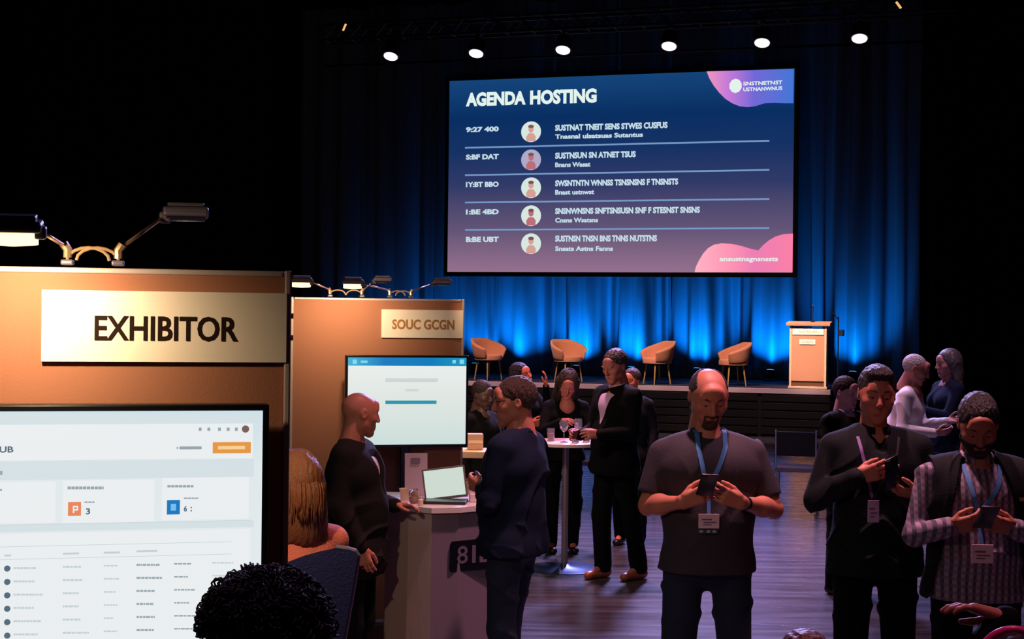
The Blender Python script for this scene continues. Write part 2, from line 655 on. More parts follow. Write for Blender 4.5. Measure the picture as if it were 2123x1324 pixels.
for i, (yt, tm, a, ya, xa, b, yb, xb) in enumerate(rows):
    text_fit(STG, tm, 966, yt - 5.5, 1034, yt + 5.5, O1, 0.05, mt)
    text_fit(STG, a, 1151, ya - 6.5, xa, ya + 6.5, O1, 0.05, mt)
    text_fit(STG, b, 1151, yb - 5, xb, yb + 5, O1, 0.04, mt)
    cx, cy = 1101, 273 + i * 58
    # round portrait: pale disc with small head and shoulders
    u, v = STG.hit(cx, cy, O1)
    R = 0.205
    d = MB()
    vs = [STG.pt(u + R * math.cos(t * PI / 16), v + R * math.sin(t * PI / 16), O1) for t in range(32)]
    d.add(vs, [tuple(range(32))])
    pic = under(scr, d.build('portrait_disc', E_ph[4] if i == 1 else E_ph[0]))
    f = MB()
    vs = [STG.pt(u + 0.055 * math.cos(t * PI / 8), v + 0.055 + 0.075 * math.sin(t * PI / 8), O1 + 0.004) for t in range(16)]
    f.add(vs, [tuple(range(16))])
    vs = [STG.pt(u + x, v + z, O1 + 0.003) for x, z in ((-0.09, -0.19), (0.09, -0.19), (0.1, -0.1), (0.05, -0.03), (-0.05, -0.03), (-0.1, -0.1))]
    f.add(vs, [tuple(range(6))])
    under(scr, f.build('portrait_figure', E_ph[3] if i in (1, 3) else E_ph[1]))
    h = MB()
    vs = [STG.pt(u + 0.06 * math.cos(t * PI / 8), v + 0.105 + 0.035 * math.sin(t * PI / 8), O1 + 0.006) for t in range(16)]
    h.add(vs, [tuple(range(16))])
    under(scr, h.build('portrait_hair', E_ph[2]))
    if i < 4:
        y = 299 + i * 58.5
        ua, _ = STG.hit(964, y, O1)
        _, va = STG.hit(1280, y, O1)
        ub, _ = STG.hit(1595, y, O1)
        ml.add([STG.pt(ua, va - 0.016, O1), STG.pt(ub, va - 0.016, O1), STG.pt(ub, va + 0.016, O1), STG.pt(ua, va + 0.016, O1)], [(0, 1, 2, 3)])
mo = mt.build('schedule_letters', E_pale)
mo['kind'] = 'stuff'
under(scr, mo)
under(scr, ml.build('rule_lines', E_line))
# corner blobs
E_blobT = emis_ramp('agenda_corner_blob_blue', [(0.0, (240, 150, 190)), (0.25, (196, 122, 216)), (0.55, (112, 104, 214)), (1.0, (66, 118, 214))], 'X')
E_blobB = emis_ramp('agenda_corner_blob_pink', [(0.0, (255, 178, 196)), (0.35, (255, 150, 180)), (0.6, (238, 126, 180)), (1.0, (250, 128, 168))], 'X')
top = [(1465, 148), (1471, 163), (1480, 178), (1491, 192), (1504, 205), (1518, 214), (1533, 220), (1550, 222), (1566, 220), (1585, 214), (1605, 213), (1625, 214), (1645, 214), (1646, 143)]
under(scr, poly_on(STG, MB(), top, OFF + 0.0075).build('corner_blob', E_blobT))
bot = [(1440, 564), (1443, 552), (1450, 538), (1458, 525), (1468, 514), (1480, 507), (1496, 504), (1515, 505), (1535, 509), (1555, 515), (1572, 519), (1582, 508), (1594, 498), (1608, 490), (1625, 485), (1644, 484), (1643, 564)]
under(scr, poly_on(STG, MB(), bot, OFF + 0.0075).build('corner_blob', E_blobB))
mb = MB()
text_fit(STG, 'SNSTNETNST', 1541, 168, 1622, 176, O1 + 0.003, 0.03, mb)
text_fit(STG, 'USTNANWNUS', 1541, 180, 1622, 188, O1 + 0.003, 0.03, mb)
text_fit(STG, 'ansustnsgnsnssts', 1492, 533, 1613, 544, O1 + 0.003, 0.03, mb)
u, v = STG.hit(1525, 178, O1)
mb.add([STG.pt(u + 0.115 * math.cos(t * PI / 10) * (1 + 0.06 * (t % 2)), v + 0.13 * math.sin(t * PI / 10) * (1 + 0.06 * (t % 2)), O1 + 0.003) for t in range(20)], [tuple(range(20))])
mo = mb.build('logo_mark', E_white)
mo['kind'] = 'stuff'
under(scr, mo)
# hanging wires
mb = MB()
for a in (0.08, 0.5, 0.92):
    mb.tube([STG.pt(su(a), vT + 0.08, OFF - 0.04), STG.pt(su(a), 9.5, OFF - 0.04)], 0.008, 6)
under(scr, mb.build('hanging_wire', M_blk))

# ------------------------------------------------------------------ lighting truss
M_alu = mat('dull_truss_aluminium', (120, 130, 150), 0.4, 0.8)
M_truss = mat('dark_truss_tube', (38, 44, 58), 0.45, 0.5)
TOFF = 3.2
tr = thing('lighting_truss', 'long horizontal box truss hung above the stage', 'truss', STG.pt(0, 0, TOFF))
tu0, tv2 = STG.hit(672, 78, TOFF)
tu1, _ = STG.hit(1985, 25, TOFF)
_, tvA = STG.hit(1300, 27, TOFF)
_, tvB = STG.hit(1300, 53, TOFF)
for (v_, of_) in ((tvA + 0.05, TOFF), (tvB, TOFF), (tvA + 0.05, TOFF - 0.32), (tvB, TOFF - 0.32)):
    under(tr, MB().tube([STG.pt(tu0, v_, of_), STG.pt(tu1, v_, of_)], 0.025, 10).build('chord', M_truss, None, True))
k = 0
uu = tu0
while uu < tu1 - 0.4:
    mbx = MB()
    for of_ in (TOFF, TOFF - 0.32):
        mbx.tube([STG.pt(uu, tvB, of_), STG.pt(uu + 0.22, tvA + 0.05, of_)], 0.011, 6)
        mbx.tube([STG.pt(uu + 0.22, tvA + 0.05, of_), STG.pt(uu + 0.44, tvB, of_)], 0.011, 6)
    mbx.tube([STG.pt(uu, tvB, TOFF), STG.pt(uu, tvB, TOFF - 0.32)], 0.011, 6)
    under(tr, mbx.build('brace', M_truss))
    uu += 0.44
mbx = MB()
for px in (715, 1085, 1500, 1870):
    u, _ = STG.hit(px, 40, TOFF)
    mbx.tube([STG.pt(u, tvA, TOFF - 0.16), STG.pt(u, 9.5, TOFF - 0.16)], 0.012, 6)
under(tr, mbx.build('hoist_chain', M_blk))
# pipe behind the truss
pu0, pv = STG.hit(672, 132, TOFF - 1.0)
pu1, _ = STG.hit(1965, 88, TOFF - 1.0)
_, pv = STG.hit(1300, 111, TOFF - 1.0)
tag(MB().tube([STG.pt(pu0, pv, TOFF - 1.0), STG.pt(pu1, pv, TOFF - 1.0)], 0.02, 8).build('curtain_pipe', M_truss, None, True),
    'thin dark horizontal pipe behind and below the row of round stage lights', 'pipe')
E_par = emis('par_lamp_face', (255, 226, 250), 2.2)
nm = ['leftmost of the six', 'second from the left of the six', 'third from the left, above the screen title', 'fourth from the left, above the screen centre', 'fifth from the left, near the screen right corner', 'rightmost of the six, right of the screen']
for i, (x, y) in enumerate([(810, 117), (987, 111), (1167, 104), (1387, 96), (1580, 89), (1782, 80)]):
    u, v = STG.hit(x, y, TOFF + 0.1)
    t = thing('stage_light', 'round lit stage lamp under the truss, ' + nm[i], 'stage light', STG.pt(u, v, TOFF + 0.1), STG.ang, 'round lamps under the truss')
    R = Matrix.Rotation(math.radians(48), 3, 'X')     # lens normal (0,0,-1) turned towards the hall
    R = Matrix.Rotation(math.radians(-26), 3, 'X')
    # lens faces down, tilted towards the audience (-Y local)
    MB().lathe([(0.118, 0.0), (0.135, -0.01), (0.138, 0.10), (0.12, 0.2), (0.07, 0.27), (0.04, 0.28)], (0, 0, 0), 24, R).build('can', M_blk, t, True)
    MB().lathe([(0.112, -0.004), (0.112, 0.002)], (0, 0, 0), 24, R).build('lens', E_par, t)
    hgt = tvB - v
    MB().tube([(-0.15, 0.02, 0.1), (-0.15, 0.02, 0.22), (0.15, 0.02, 0.22), (0.15, 0.02, 0.1)], 0.01, 6).tube([(0, 0.02, 0.22), (0, 0.1, hgt - 0.05)], 0.014, 6).build('yoke', M_blk, t)
    MB().box((0, 0.1, hgt - 0.052), (0.07, 0.07, 0.05), None, 0.01).build('clamp', M_blk, t)
    light('stage_light_beam', 'SPOT', STG.pt(u, v - 0.05, TOFF + 0.12), STG.pt(u, 0, TOFF + 4.5), 60, (0.85, 0.55, 1.0), 0.1, 70, 0.6)
# amber marker lamps at the truss ends
E_amb = emis('amber_marker', (255, 190, 120), 1.0)
for (x, y, tlt, lb) in ((715, 57, 25, 'tiny amber marker lamp at the left end of the truss'), (1863, 11, -35, 'tiny amber marker lamp at the right end of the truss')):
    u, v = STG.hit(x, y, TOFF + 0.08)
    t = thing('marker_lamp', lb, 'marker lamp', STG.pt(u, v, TOFF + 0.08), STG.ang)
    R = Matrix.Rotation(math.radians(tlt), 3, 'Y')
    MB().box((0, 0, 0), (0.045, 0.03, 0.14), R, 0.01).build('lamp_body', M_blk, t)
    MB().box((0, -0.018, 0), (0.034, 0.012, 0.12), R, 0.005).build('lamp_window', E_amb, t)
    MB().tube([(0, 0.0, 0.03), (0, 0.06, 0.1)], 0.008, 6).build('bracket', M_blk, t)

# warm key lights on the stage furniture
WARM = (1.0, 0.66, 0.50)
for px, w in ((1010, 150), (1178, 260), (1362, 260), (1520, 260), (1680, 430)):
    u, _ = STG.hit(px, 760, -0.6)
    light('stage_key', 'SPOT', STG.pt(u - 0.4, 6.1, TOFF + 0.2), STG.pt(u, 1.4, -0.5), w * 7.0, WARM, 0.08, 16, 0.7)

for u_ in (-0.8, -3.2, -5.6, -8.0):
    light('stage_edge_fill', 'SPOT', STG.pt(u_, 6.4, 3.0), STG.pt(u_, 0.8, 0.15), 1100, (1.0, 0.58, 0.62), 0.1, 30, 0.8)  # added spots that brighten the pale edge strip, no fixtures for them

# ------------------------------------------------------------------ tub chairs
M_tub = mat('camel_felt_upholstery', (196, 128, 98), 0.85, bump=0.1, bscale=120, sheen=0.2)
M_leg = mat('brass_chair_leg', (188, 150, 92), 0.4, 0.3)


def tub_chair(px, rz, label):
    u, _ = STG.hit(px, 790, -0.75)
    t = thing('tub_chair', label, 'chair', STG.pt(u, SH + 0.002, -0.75), STG.ang + rz, 'tub chairs on the stage')
    # shell: U shaped wall, opening towards -Y; high at the back, low at the front
    n, vs, fs = 28, [], []
    rows_ = 5
    ring_o, ring_i = [], []
    for i in range(n + 1):
        a = math.radians(-128 + 256 * i / n)      # 0 = back (+Y)
        k = abs(a) / math.radians(128)
        top_ = 0.78 - 0.20 * max(0, (k - 0.25) / 0.75) ** 1.1
        ring_o.append((a, top_))
    for (rad_b, rad_t, flip) in ((0.255, 0.345, 0), (0.215, 0.305, 1)):
        base = len(vs)
        for (a, tp) in ring_o:
            for j in range(rows_ + 1):
                q = j / rows_
                r_ = rad_b + (rad_t - rad_b) * q ** 0.7
                z = 0.38 + (tp - 0.38) * q
                vs.append((r_ * math.sin(a) * 1.0, r_ * math.cos(a) * 0.95, z))
        for i in range(n):
            for j in range(rows_):
                p0 = base + i * (rows_ + 1) + j
                f = (p0, p0 + rows_ + 1, p0 + rows_ + 2, p0 + 1)
                fs.append(f if not flip else f[::-1])
    m_ = (n + 1) * (rows_ + 1)
    for i in range(n):
        a0, b0 = i * (rows_ + 1) + rows_, (i + 1) * (rows_ + 1) + rows_
        fs.append((a0, b0, b0 + m_, a0 + m_))
        a0, b0 = i * (rows_ + 1), (i + 1) * (rows_ + 1)
        fs.append((a0 + m_, b0 + m_, b0, a0))
    for j in range(rows_):
        fs.append((j, j + 1, j + 1 + m_, j + m_))
        e = n * (rows_ + 1) + j
        fs.append((e + m_, e + 1 + m_, e + 1, e))
    link_mesh('shell', vs, fs, M_tub, t, True)
    MB().lathe([(0.17, 0.37), (0.255, 0.375), (0.262, 0.40), (0.255, 0.46), (0.22, 0.475), (0.05, 0.48)], (0, 0, 0), 28).build('seat', M_tub, t, True)
    MB().lathe([(0.10, 0.345), (0.15, 0.345), (0.16, 0.372)], (0, 0, 0), 16).build('seat_base', M_blk, t, True)
    for sx, sy in ((-1, -1), (1, -1), (1, 1), (-1, 1)):
        MB().tube([(sx * 0.15, sy * 0.13, 0.36), (sx * 0.19, sy * 0.17, 0.0)], [0.017, 0.011], 10).build('leg', M_leg, t, True)
    return t


tub_chair(1012, math.radians(62), 'pinkish camel tub chair facing right, leftmost on the stage')
tub_chair(1178, math.radians(48), 'camel tub chair facing right, second from the left on the stage')
tub_chair(1362, math.radians(-48), 'camel tub chair facing left, third from the left on the stage')
tub_chair(1520, math.radians(-62), 'camel tub chair facing left, next to the lectern on the stage')

# ------------------------------------------------------------------ lectern
M_lec = mat('beige_lectern_board', (206, 150, 118), 0.55)
M_lecl = mat('pale_lectern_edge', (232, 200, 168), 0.5)
M_lecd = mat('brown_lectern_recess', (104, 70, 52), 0.6)
M_paper = mat('white_paper', (252, 248, 238), 0.6)
u0, _ = STG.hit(1640, 740, -0.45)
u1, _ = STG.hit(1716, 740, -0.45)
lc = thing('lectern', 'beige wooden lectern with bright name plates at the right end of the stage', 'lectern',
           STG.pt((u0 + u1) / 2, SH + 0.014, -0.35), STG.ang)
lw = u1 - u0
MB().box((0, 0, 0.02), (lw + 0.03, 0.46, 0.04), None, 0.004).build('plinth', M_lecl, lc)
MB().box((0, -0.19, 0.58), (lw - 0.06, 0.025, 0.90), None, 0.002).build('front_panel', M_lec, lc)
for s_ in (-1, 1):
    MB().box((s_ * (lw / 2 - 0.018), 0.0, 0.56), (0.036, 0.42, 1.04), None, 0.003).build('side_panel', M_lecl, lc)
MB().box((0, -0.175, 0.10), (lw - 0.075, 0.02, 0.12), None, 0.002).build('kick_panel', M_lecd, lc)
MB().box((0, 0.0, 1.115), (lw + 0.12, 0.50, 0.05), Matrix.Rotation(math.radians(4), 3, 'X'), 0.006).build('reading_top', M_lec, lc)
pl = MB().box((0, -0.208, 0.975), (lw - 0.10, 0.010, 0.105), None, 0.001).build('name_plate', M_paper, lc)
pl['label'] = 'wide cream name plate'
pl2 = MB().box((-0.01, -0.208, 0.80), (0.27, 0.010, 0.085), None, 0.001).build('small_plate', M_paper, lc)
M_tan = mat('tan_print', (226, 196, 156), 0.6)
for (txt, sz, cx_, cz_, par) in (('SNSTNUSN', 0.055, 0, 0.955, pl), ('SWSSTS', 0.05, -0.01, 0.782, pl2)):
    vs, fs = text_mesh(txt, sz, 1.15, 0.001, 'CENTER')
    o = link_mesh('letters', [(v[0] + cx_, -0.2145, v[1] + cz_) for v in vs], fs, M_tan, par)
mic = thing('lectern_microphone', 'thin black gooseneck microphone standing on the lectern', 'microphone', lc.matrix_basis @ Vector((0.06, 0.0, 1.143)), STG.ang)
MB().lathe([(0.035, 0), (0.035, 0.02), (0.012, 0.03)], (0, 0, 0), 12).build('base', M_blk, mic)
MB().tube([(0, 0, 0.02), (0, -0.01, 0.12), (0.01, -0.06, 0.22), (0.01, -0.10, 0.25)], 0.006, 8).build('gooseneck', M_blk, mic, True)
MB().tube([(0.01, -0.10, 0.25), (0.01, -0.16, 0.28)], [0.014, 0.018], 10).build('capsule', mat('mic_foam', (44, 50, 60), 0.9), mic, True)
ms = thing('microphone_stand', 'black stand with clip and water holder beside the lectern', 'stand', STG.pt(u1 + 0.17, SH + 0.002, -0.5), STG.ang)
MB().lathe([(0.14, 0), (0.14, 0.02), (0.02, 0.035)], (0, 0, 0), 20).build('foot', M_blk, ms)
MB().tube([(0, 0, 0.02), (0, 0, 1.25)], 0.012, 8).build('pole', M_blk, ms)
MB().tube([(0, 0, 1.2), (-0.12, -0.04, 1.36)], 0.008, 8).build('boom_arm', M_blk, ms)
MB().lathe([(0.05, 0.0), (0.055, 0.10), (0.045, 0.11)], (0.05, 0, 0.92), 12).build('cup_holder', mat('blue_black_plastic', (40, 60, 90), 0.4), ms, True)

# ------------------------------------------------------------------ exhibition booths
M_panel = mat('brown_booth_fabric', (158, 106, 80), 0.8, bump=0.12, bscale=220, spec=0.2)
M_post = mat('brushed_aluminium_post', (190, 172, 164), 0.45, 0.3)
M_sign = mat('cream_sign_board', (238, 226, 204), 0.55)
M_ltr = mat('dark_brown_letters', (34, 20, 10), 0.7, spec=0.1)
M_ltr2 = mat('tan_letters', (170, 118, 56), 0.6)
PH = 2.11


def booth(fr, name, label, u_left, sign, tv, cat='booth wall'):
    b = thing(name, label, cat, fr.pt(u_left / 2, 0, -0.02), fr.ang)
    under(b, box_fr(fr, MB(), u_left + 0.008, -0.008, 0.02, PH - 0.012, -0.035, 0.0, 0.002).build('fabric_panel', M_panel))
    for uu in (u_left, 0.0):
        under(b, box_fr(fr, MB(), uu - 0.008, uu + 0.008, 0.0, PH + 0.002, -0.045, 0.01, 0.004).build('post', M_post))
    under(b, box_fr(fr, MB(), u_left + 0.013, -0.013, PH - 0.014, PH, -0.045, 0.006, 0.003).build('top_rail', M_post))
    under(b, box_fr(fr, MB(), u_left + 0.013, -0.013, 0.03, 0.05, -0.045, 0.006, 0.003).build('bottom_rail', M_post))
    x0, y0, x1, y1 = sign
    sg = rect_on(fr, MB(), x0, y0, x1, y1, 0.014, 0.010).build('sign_board', M_sign)
    under(b, sg)
    return b, sg


def sub(parent, o):
    """hang a world built mesh below a part that itself hangs below a thing"""
    bpy.context.view_layer.update()
    o.parent = parent
    o.matrix_parent_inverse = parent.matrix_world.inverted()
    return o


uL1 = -1.09
b1, sg1 = booth(BO1, 'exhibitor_booth', 'near brown booth wall with the cream EXHIBITOR sign', uL1, (86, 604, 594, 750), None)
mb = MB()
text_fit(BO1, 'EXHIBITOR', 196, 655, 493, 707, 0.0155, 0.020, mb)
sub(sg1, mb.build('letters', M_ltr))
for z in (1.996, 1.94):
    under(b1, MB().tube([BO1.pt(0.007, z, -0.015), BO1.pt(0.016, z, -0.015)], 0.007, 8).build('bolt', M_post))

uL2, _ = BO2.hit(604, 800)
b2, sg2 = booth(BO2, 'exhibitor_booth', 'farther brown booth wall with a small cream sign, behind the bald man', uL2, (791, 642, 960, 700), None)
mb = MB()
text_fit(BO2, 'SOUC GCGN', 813, 662, 942, 683, 0.0155, 0.03, mb)
sub(sg2, mb.build('letters', M_ltr2))
o = box_fr(BO2, MB(), uL2 - 0.05, uL2 - 0.014, 0, PH - 0.05, -0.03, 0.01, 0.004).build('side_post', M_post)
under(b2, o)


# ---- arm lamps on the booth walls
M_lampb = mat('grey_lamp_housing', (96, 88, 100), 0.45, 0.2)
M_arm = mat('pale_metal_lamp_arm', (214, 180, 140), 0.3, 0.8)
E_lampw = emis('warm_lamp_glass', (255, 214, 140), 3.2)
M_glass_off = mat('dark_lamp_glass', (30, 32, 36), 0.2)
M_cord = mat('brown_lamp_cord', (150, 120, 84), 0.6)


def arm_lamp(fr, u, hpx, hpy, dn, head_u, lit, label, power, ang_tilt=0.0, group='arm lamps on the booth walls'):
    """clamp at u on the top rail; the head sits where the photo shows it, dn in front of the wall"""
    hu, hz_ = fr.hit(hpx, hpy, dn)
    du, dz = hu - u, hz_ - PH
    t = thing('arm_lamp', label, 'lamp', fr.pt(u, PH + 0.004, 0.0), fr.ang, group)
    sgn = 1 if du > 0 else -1
    MB().box((0, 0, 0.008), (0.03, 0.05, 0.014), None, 0.004).build('clamp', M_lampb, t)
    MB().tube([(0, 0, 0.02), (0, 0, 0.04), (sgn * 0.01, 0, 0.055)], 0.011, 8).build('pivot', M_arm, t, True)
    hx, hy, hz = du - sgn * head_u * 0.5, -dn, dz
    MB().tube([(sgn * 0.01, 0, 0.05), (hx, hy, hz)], 0.0048, 8).build('arm', M_arm, t, True)
    # cable looping beside the clamp
    pts = [(-sgn * 0.0, 0.0, 0.05)]
    for k in range(9):
        a = PI * k / 8
        pts.append((-sgn * 0.05 + -sgn * -0.05 * math.cos(a) * 1.0, 0.0, 0.014 + 0.032 * math.sin(a)))
    MB().tube(pts, 0.0042, 8).build('cable', M_cord, t, True)
    # head: flat flood lamp, glass facing down and back to the wall
    face = -1 if dn > 0 else 1
    R = Matrix.Rotation(math.radians(face * -ang_tilt), 3, 'X')
    c = Vector((hx + sgn * head_u * 0.5, hy, hz))
    hb = MB().box((0, 0, 0.014), (head_u, 0.075, 0.026), None, 0.008)
    hb.box((0, 0, 0.032), (head_u * 0.8, 0.05, 0.014), None, 0.004)
    h = hb.build('lamp_head', M_lampb, t)
    h.location = c
    h.rotation_euler = R.to_euler()
    MB().box((-sgn * head_u * 0.45, 0, 0.0), (0.03, 0.03, 0.03), None, 0.006).build('head_joint', M_lampb, h)
    if lit:
        MB().lathe([(0.1, 0.0), (0.5, 0.001), (0.5, 0.3), (0.1, 0.35)], (0, 0, 0), 24).build('lamp_glass', E_lampw, h, True)
        g = h.children[-1]
        g.scale = (head_u * 0.86, 0.06, -0.09)
        g.location = (0, 0, -0.001)
    else:
        MB().box((0, 0, -0.002), (head_u * 0.85, 0.06, 0.006), None, 0.002).build('lamp_glass', M_glass_off, h)
    if power:
        l = light('arm_lamp_beam', 'SPOT', (0, 0, 0), (0, 0, -1), power, (1.0, 0.72, 0.46), 0.03, 152, 1.0)
        M4 = t.matrix_basis
        src = M4 @ (c + Vector((0, 0, -0.04)))
        tgt = M4 @ (Vector((c.x + 0.02, 0.0, c.z - 0.25)) if dn > 0 else Vector((c.x + 0.1, 3.0, c.z - 1.3)))
        l.location = src
        l.rotation_euler = (tgt - src).to_track_quat('-Z', 'Y').to_euler()
    return t


def at_u(fr, px, py=600):
    return fr.hit(px, py)[0]


arm_lamp(BO1, at_u(BO1, 140, 540), 26, 484, 0.30, 0.13, True, 'lit arm lamp glowing warm at the top left of the EXHIBITOR wall', 35, 10)
arm_lamp(BO1, at_u(BO1, 245, 545), 385, 455, -0.25, 0.12, False, 'dark arm lamp turned away above the EXHIBITOR wall', 60, 5)
arm_lamp(BO2, at_u(BO2, 684, 612), 625, 586, 0.42, 0.13, True, 'lit arm lamp at the left end of the farther booth wall', 7, 10)
arm_lamp(BO2, at_u(BO2, 808, 612), 731, 589, 0.42, 0.13, True, 'lit arm lamp second from the left on the farther booth wall', 32, 10)
arm_lamp(BO2, at_u(BO2, 750, 612), 792, 585, -0.35, 0.12, False, 'dark arm lamp turned away at the middle of the farther booth wall', 40, 5)
arm_lamp(BO2, at_u(BO2, 852, 612), 916, 590, -0.35, 0.13, False, 'dark arm lamp turned away near the right end of the farther booth wall', 55, 5)

# ---- monitors
M_bez = mat('black_monitor_bezel', (14, 16, 20), 0.3)
E_ui = emis_ramp('dashboard_background', [(0.0, (214, 228, 228)), (0.4, (228, 234, 236)), (0.8, (224, 232, 235)), (1.0, (206, 224, 232))], 'Z')
E_card = emis('dashboard_card', (234, 238, 240), 1)
E_band = emis('dashboard_band', (212, 224, 228), 1)
E_txt = emis('dashboard_grey_text', (196, 208, 210), 1)
E_txt2 = emis('dashboard_dark_text', (150, 166, 172), 1)
E_or = emis('dashboard_orange', (228, 152, 70), 1)
E_or2 = emis('dashboard_light_orange', (250, 206, 150), 1)
E_re = emis('dashboard_red_icon', (232, 134, 92), 1)
E_bl = emis('dashboard_blue_icon', (30, 120, 190), 1)
E_bl2 = emis('dashboard_light_blue', (120, 190, 240), 1)
E_dk = emis('dashboard_dark_dot', (84, 108, 124), 1)


def monitor(fr, off, x0, y0, x1, y1, name, label, bg, width=None, height=None, stand=True):
    """front glass fills the photo box; off = distance in front of the booth panel"""
    ur, vt = fr.hit(x1, y0, off)
    ul, _ = fr.hit(x0, y0, off)
    _, vb = fr.hit((x0 + x1) / 2, y1, off)
    if width:
        ul = ur - width
    if height:
        vb = vt - height
    t = thing(name, label, 'monitor', fr.pt((ul + ur) / 2, 0, off - 0.06), fr.ang)
    under(t, box_fr(fr, MB(), ul - 0.016, ur + 0.016, vb - 0.02, vt + 0.016, off - 0.055, off - 0.003, 0.005).build('housing', M_bez))
    o = MB().box((0, 0, 0), (ur - ul, 0.006, vt - vb)).build('display', bg)
    o.location = fr.pt((ul + ur) / 2, (vt + vb) / 2, off - 0.003)
    o.rotation_euler = (0, 0, fr.ang)
    under(t, o)
    if stand:
        um = (ul + ur) / 2
        under(t, box_fr(fr, MB(), um - 0.03, um + 0.03, 0.03, vb + 0.2, off - 0.10, off - 0.056, 0.004).build('stand_column', M_bez))
        under(t, box_fr(fr, MB(), um - 0.3, um + 0.3, 0.0, 0.03, max(off - 0.3, 0.012), off + 0.3, 0.006).build('stand_foot', M_bez))
    return t, o, (ul, ur, vb, vt)


F1 = 0.10
m1, d1, _ = monitor(BO1, F1, -60, 851, 545, 1330, 'monitor', 'large monitor with a pale dashboard page on the EXHIBITOR wall', E_ui, 0.94, 0.70, False)


def ui(parent, name, m, rects, fr, off):
    q = MB()
    for r in rects:
        rect_on(fr, q, r[0], r[1], r[2], r[3], off, 0.0005)
    o = q.build(name, m)
    o['kind'] = 'stuff'
    return sub(parent, o)


A = F1 + 0.0014
B = F1 + 0.0022
C_ = F1 + 0.003
ui(d1, 'page_band', E_band, [(-60, 860, 534, 876), (-60, 954, 526, 992), (-60, 1083, 526, 1098)], BO1, A)
ui(d1, 'page_card', E_card, [(-60, 879, 524, 952), (-60, 999, 115, 1084), (130, 995, 320, 1082), (336, 989, 516, 1076), (-60, 1102, 518, 1330)], BO1, A)
ui(d1, 'orange_button', E_or, [(441, 916, 520, 939)], BO1, B)
ui(d1, 'orange_button_text', E_or2, [(452, 924, 508, 931)], BO1, C_)
ui(d1, 'red_icon', E_re, [(141, 1040, 168, 1069)], BO1, B)
ui(d1, 'blue_icon', E_bl, [(346, 1036, 373, 1066)], BO1, B)
ui(d1, 'icon_mark', E_card, [(151, 1048, 162, 1051), (159, 1048, 162, 1056), (151, 1055, 162, 1058), (151, 1048, 154, 1063)], BO1, C_)
ui(d1, 'blue_icon_mark', E_bl2, [(354, 1044, 365, 1058)], BO1, C_)
ui(d1, 'page_line', E_txt, [(-60, 1083, 518, 1084), (-60, 1128, 480, 1129), (-60, 1154, 480, 1155)], BO1, B)
sm = [(140, 1008, 215, 1014), (175, 1039, 196, 1042), (347, 1005, 401, 1010), (381, 1031, 411, 1034)]
rr = random.Random(3)
cols = [(28, 56, 6), (130, 45, 6), (215, 28, 5), (283, 43, 6), (361, 38, 5), (440, 48, 5)]
txt1, txt2 = [], []
for j in range(7):
    for i, (x, w, h) in enumerate(cols):
        y = 1178 + 27.5 * j - 0.027 * x * (1 + 0.06 * j)
        ww = w * rr.uniform(0.72, 1.25)
        if j == 0 and False:
            continue
        cx = x
        while cx < x + ww - 3:
            cw = rr.uniform(3, 9)
            (txt2 if i in (3, 4) else txt1).append((cx, y - h / 2 + 1, min(cx + cw, x + ww), y + h / 2 - 1))
            cx += cw + 1.2
for (x, w, y) in ((9, 14, 1151), (130, 34, 1147), (215, 34, 1145), (283, 43, 1142)):
    txt1.append((x, y - 2, x + w, y + 2))
for s_ in sm:
    x = s_[0]
    while x < s_[2]:
        txt2.append((x, s_[1], min(x + 7, s_[2]), s_[3]))
        x += 8
for x in (0, 12, 22):
    pass
txt2 += [(366, 926, 369, 930), (372, 925, 418, 931), (0, 976, 5, 984), (0, 1013, 4, 1017)]
ui(d1, 'page_text_pale', E_txt, txt1, BO1, B)
ui(d1, 'page_text_grey', E_txt2, txt2, BO1, B)
mb = MB()
text_fit(BO1, 'HUB', -18, 925, 28, 938, B, 0.03, mb)
text_fit(BO1, '3', 178, 1053, 187, 1066, B, 0.03, mb)
text_fit(BO1, '6', 381, 1048, 388, 1060, B, 0.03, mb)
text_fit(BO1, ':', 395, 1050, 398, 1060, B, 0.03, mb)
o = mb.build('page_figures', E_dk)
o['kind'] = 'stuff'
sub(d1, o)
q = MB()
for j in range(6):
    u, v = BO1.hit(15, 1178 + 27.8 * j, B)
    q.add([BO1.pt(u + 0.0075 * math.cos(t * PI / 6), v + 0.0075 * math.sin(t * PI / 6), B) for t in range(12)], [tuple(range(12))])
o = q.build('row_icon', E_dk)
o['kind'] = 'stuff'
sub(d1, o)
q = MB()
for x in (415, 433, 455, 473, 490):
    rect_on(BO1, q, x - 3, 886, x + 3, 893, B, 0.0005)
o = q.build('toolbar_icon', E_txt2)
o['kind'] = 'stuff'
sub(d1, o)
u, v = BO1.hit(509, 889, B)
sub(d1, MB().add([BO1.pt(u + 0.009 * math.cos(t * PI / 8), v + 0.009 * math.sin(t * PI / 8), B) for t in range(16)], [tuple(range(16))]).build('user_picture', emis('avatar_brown', (120, 96, 84), 1)))

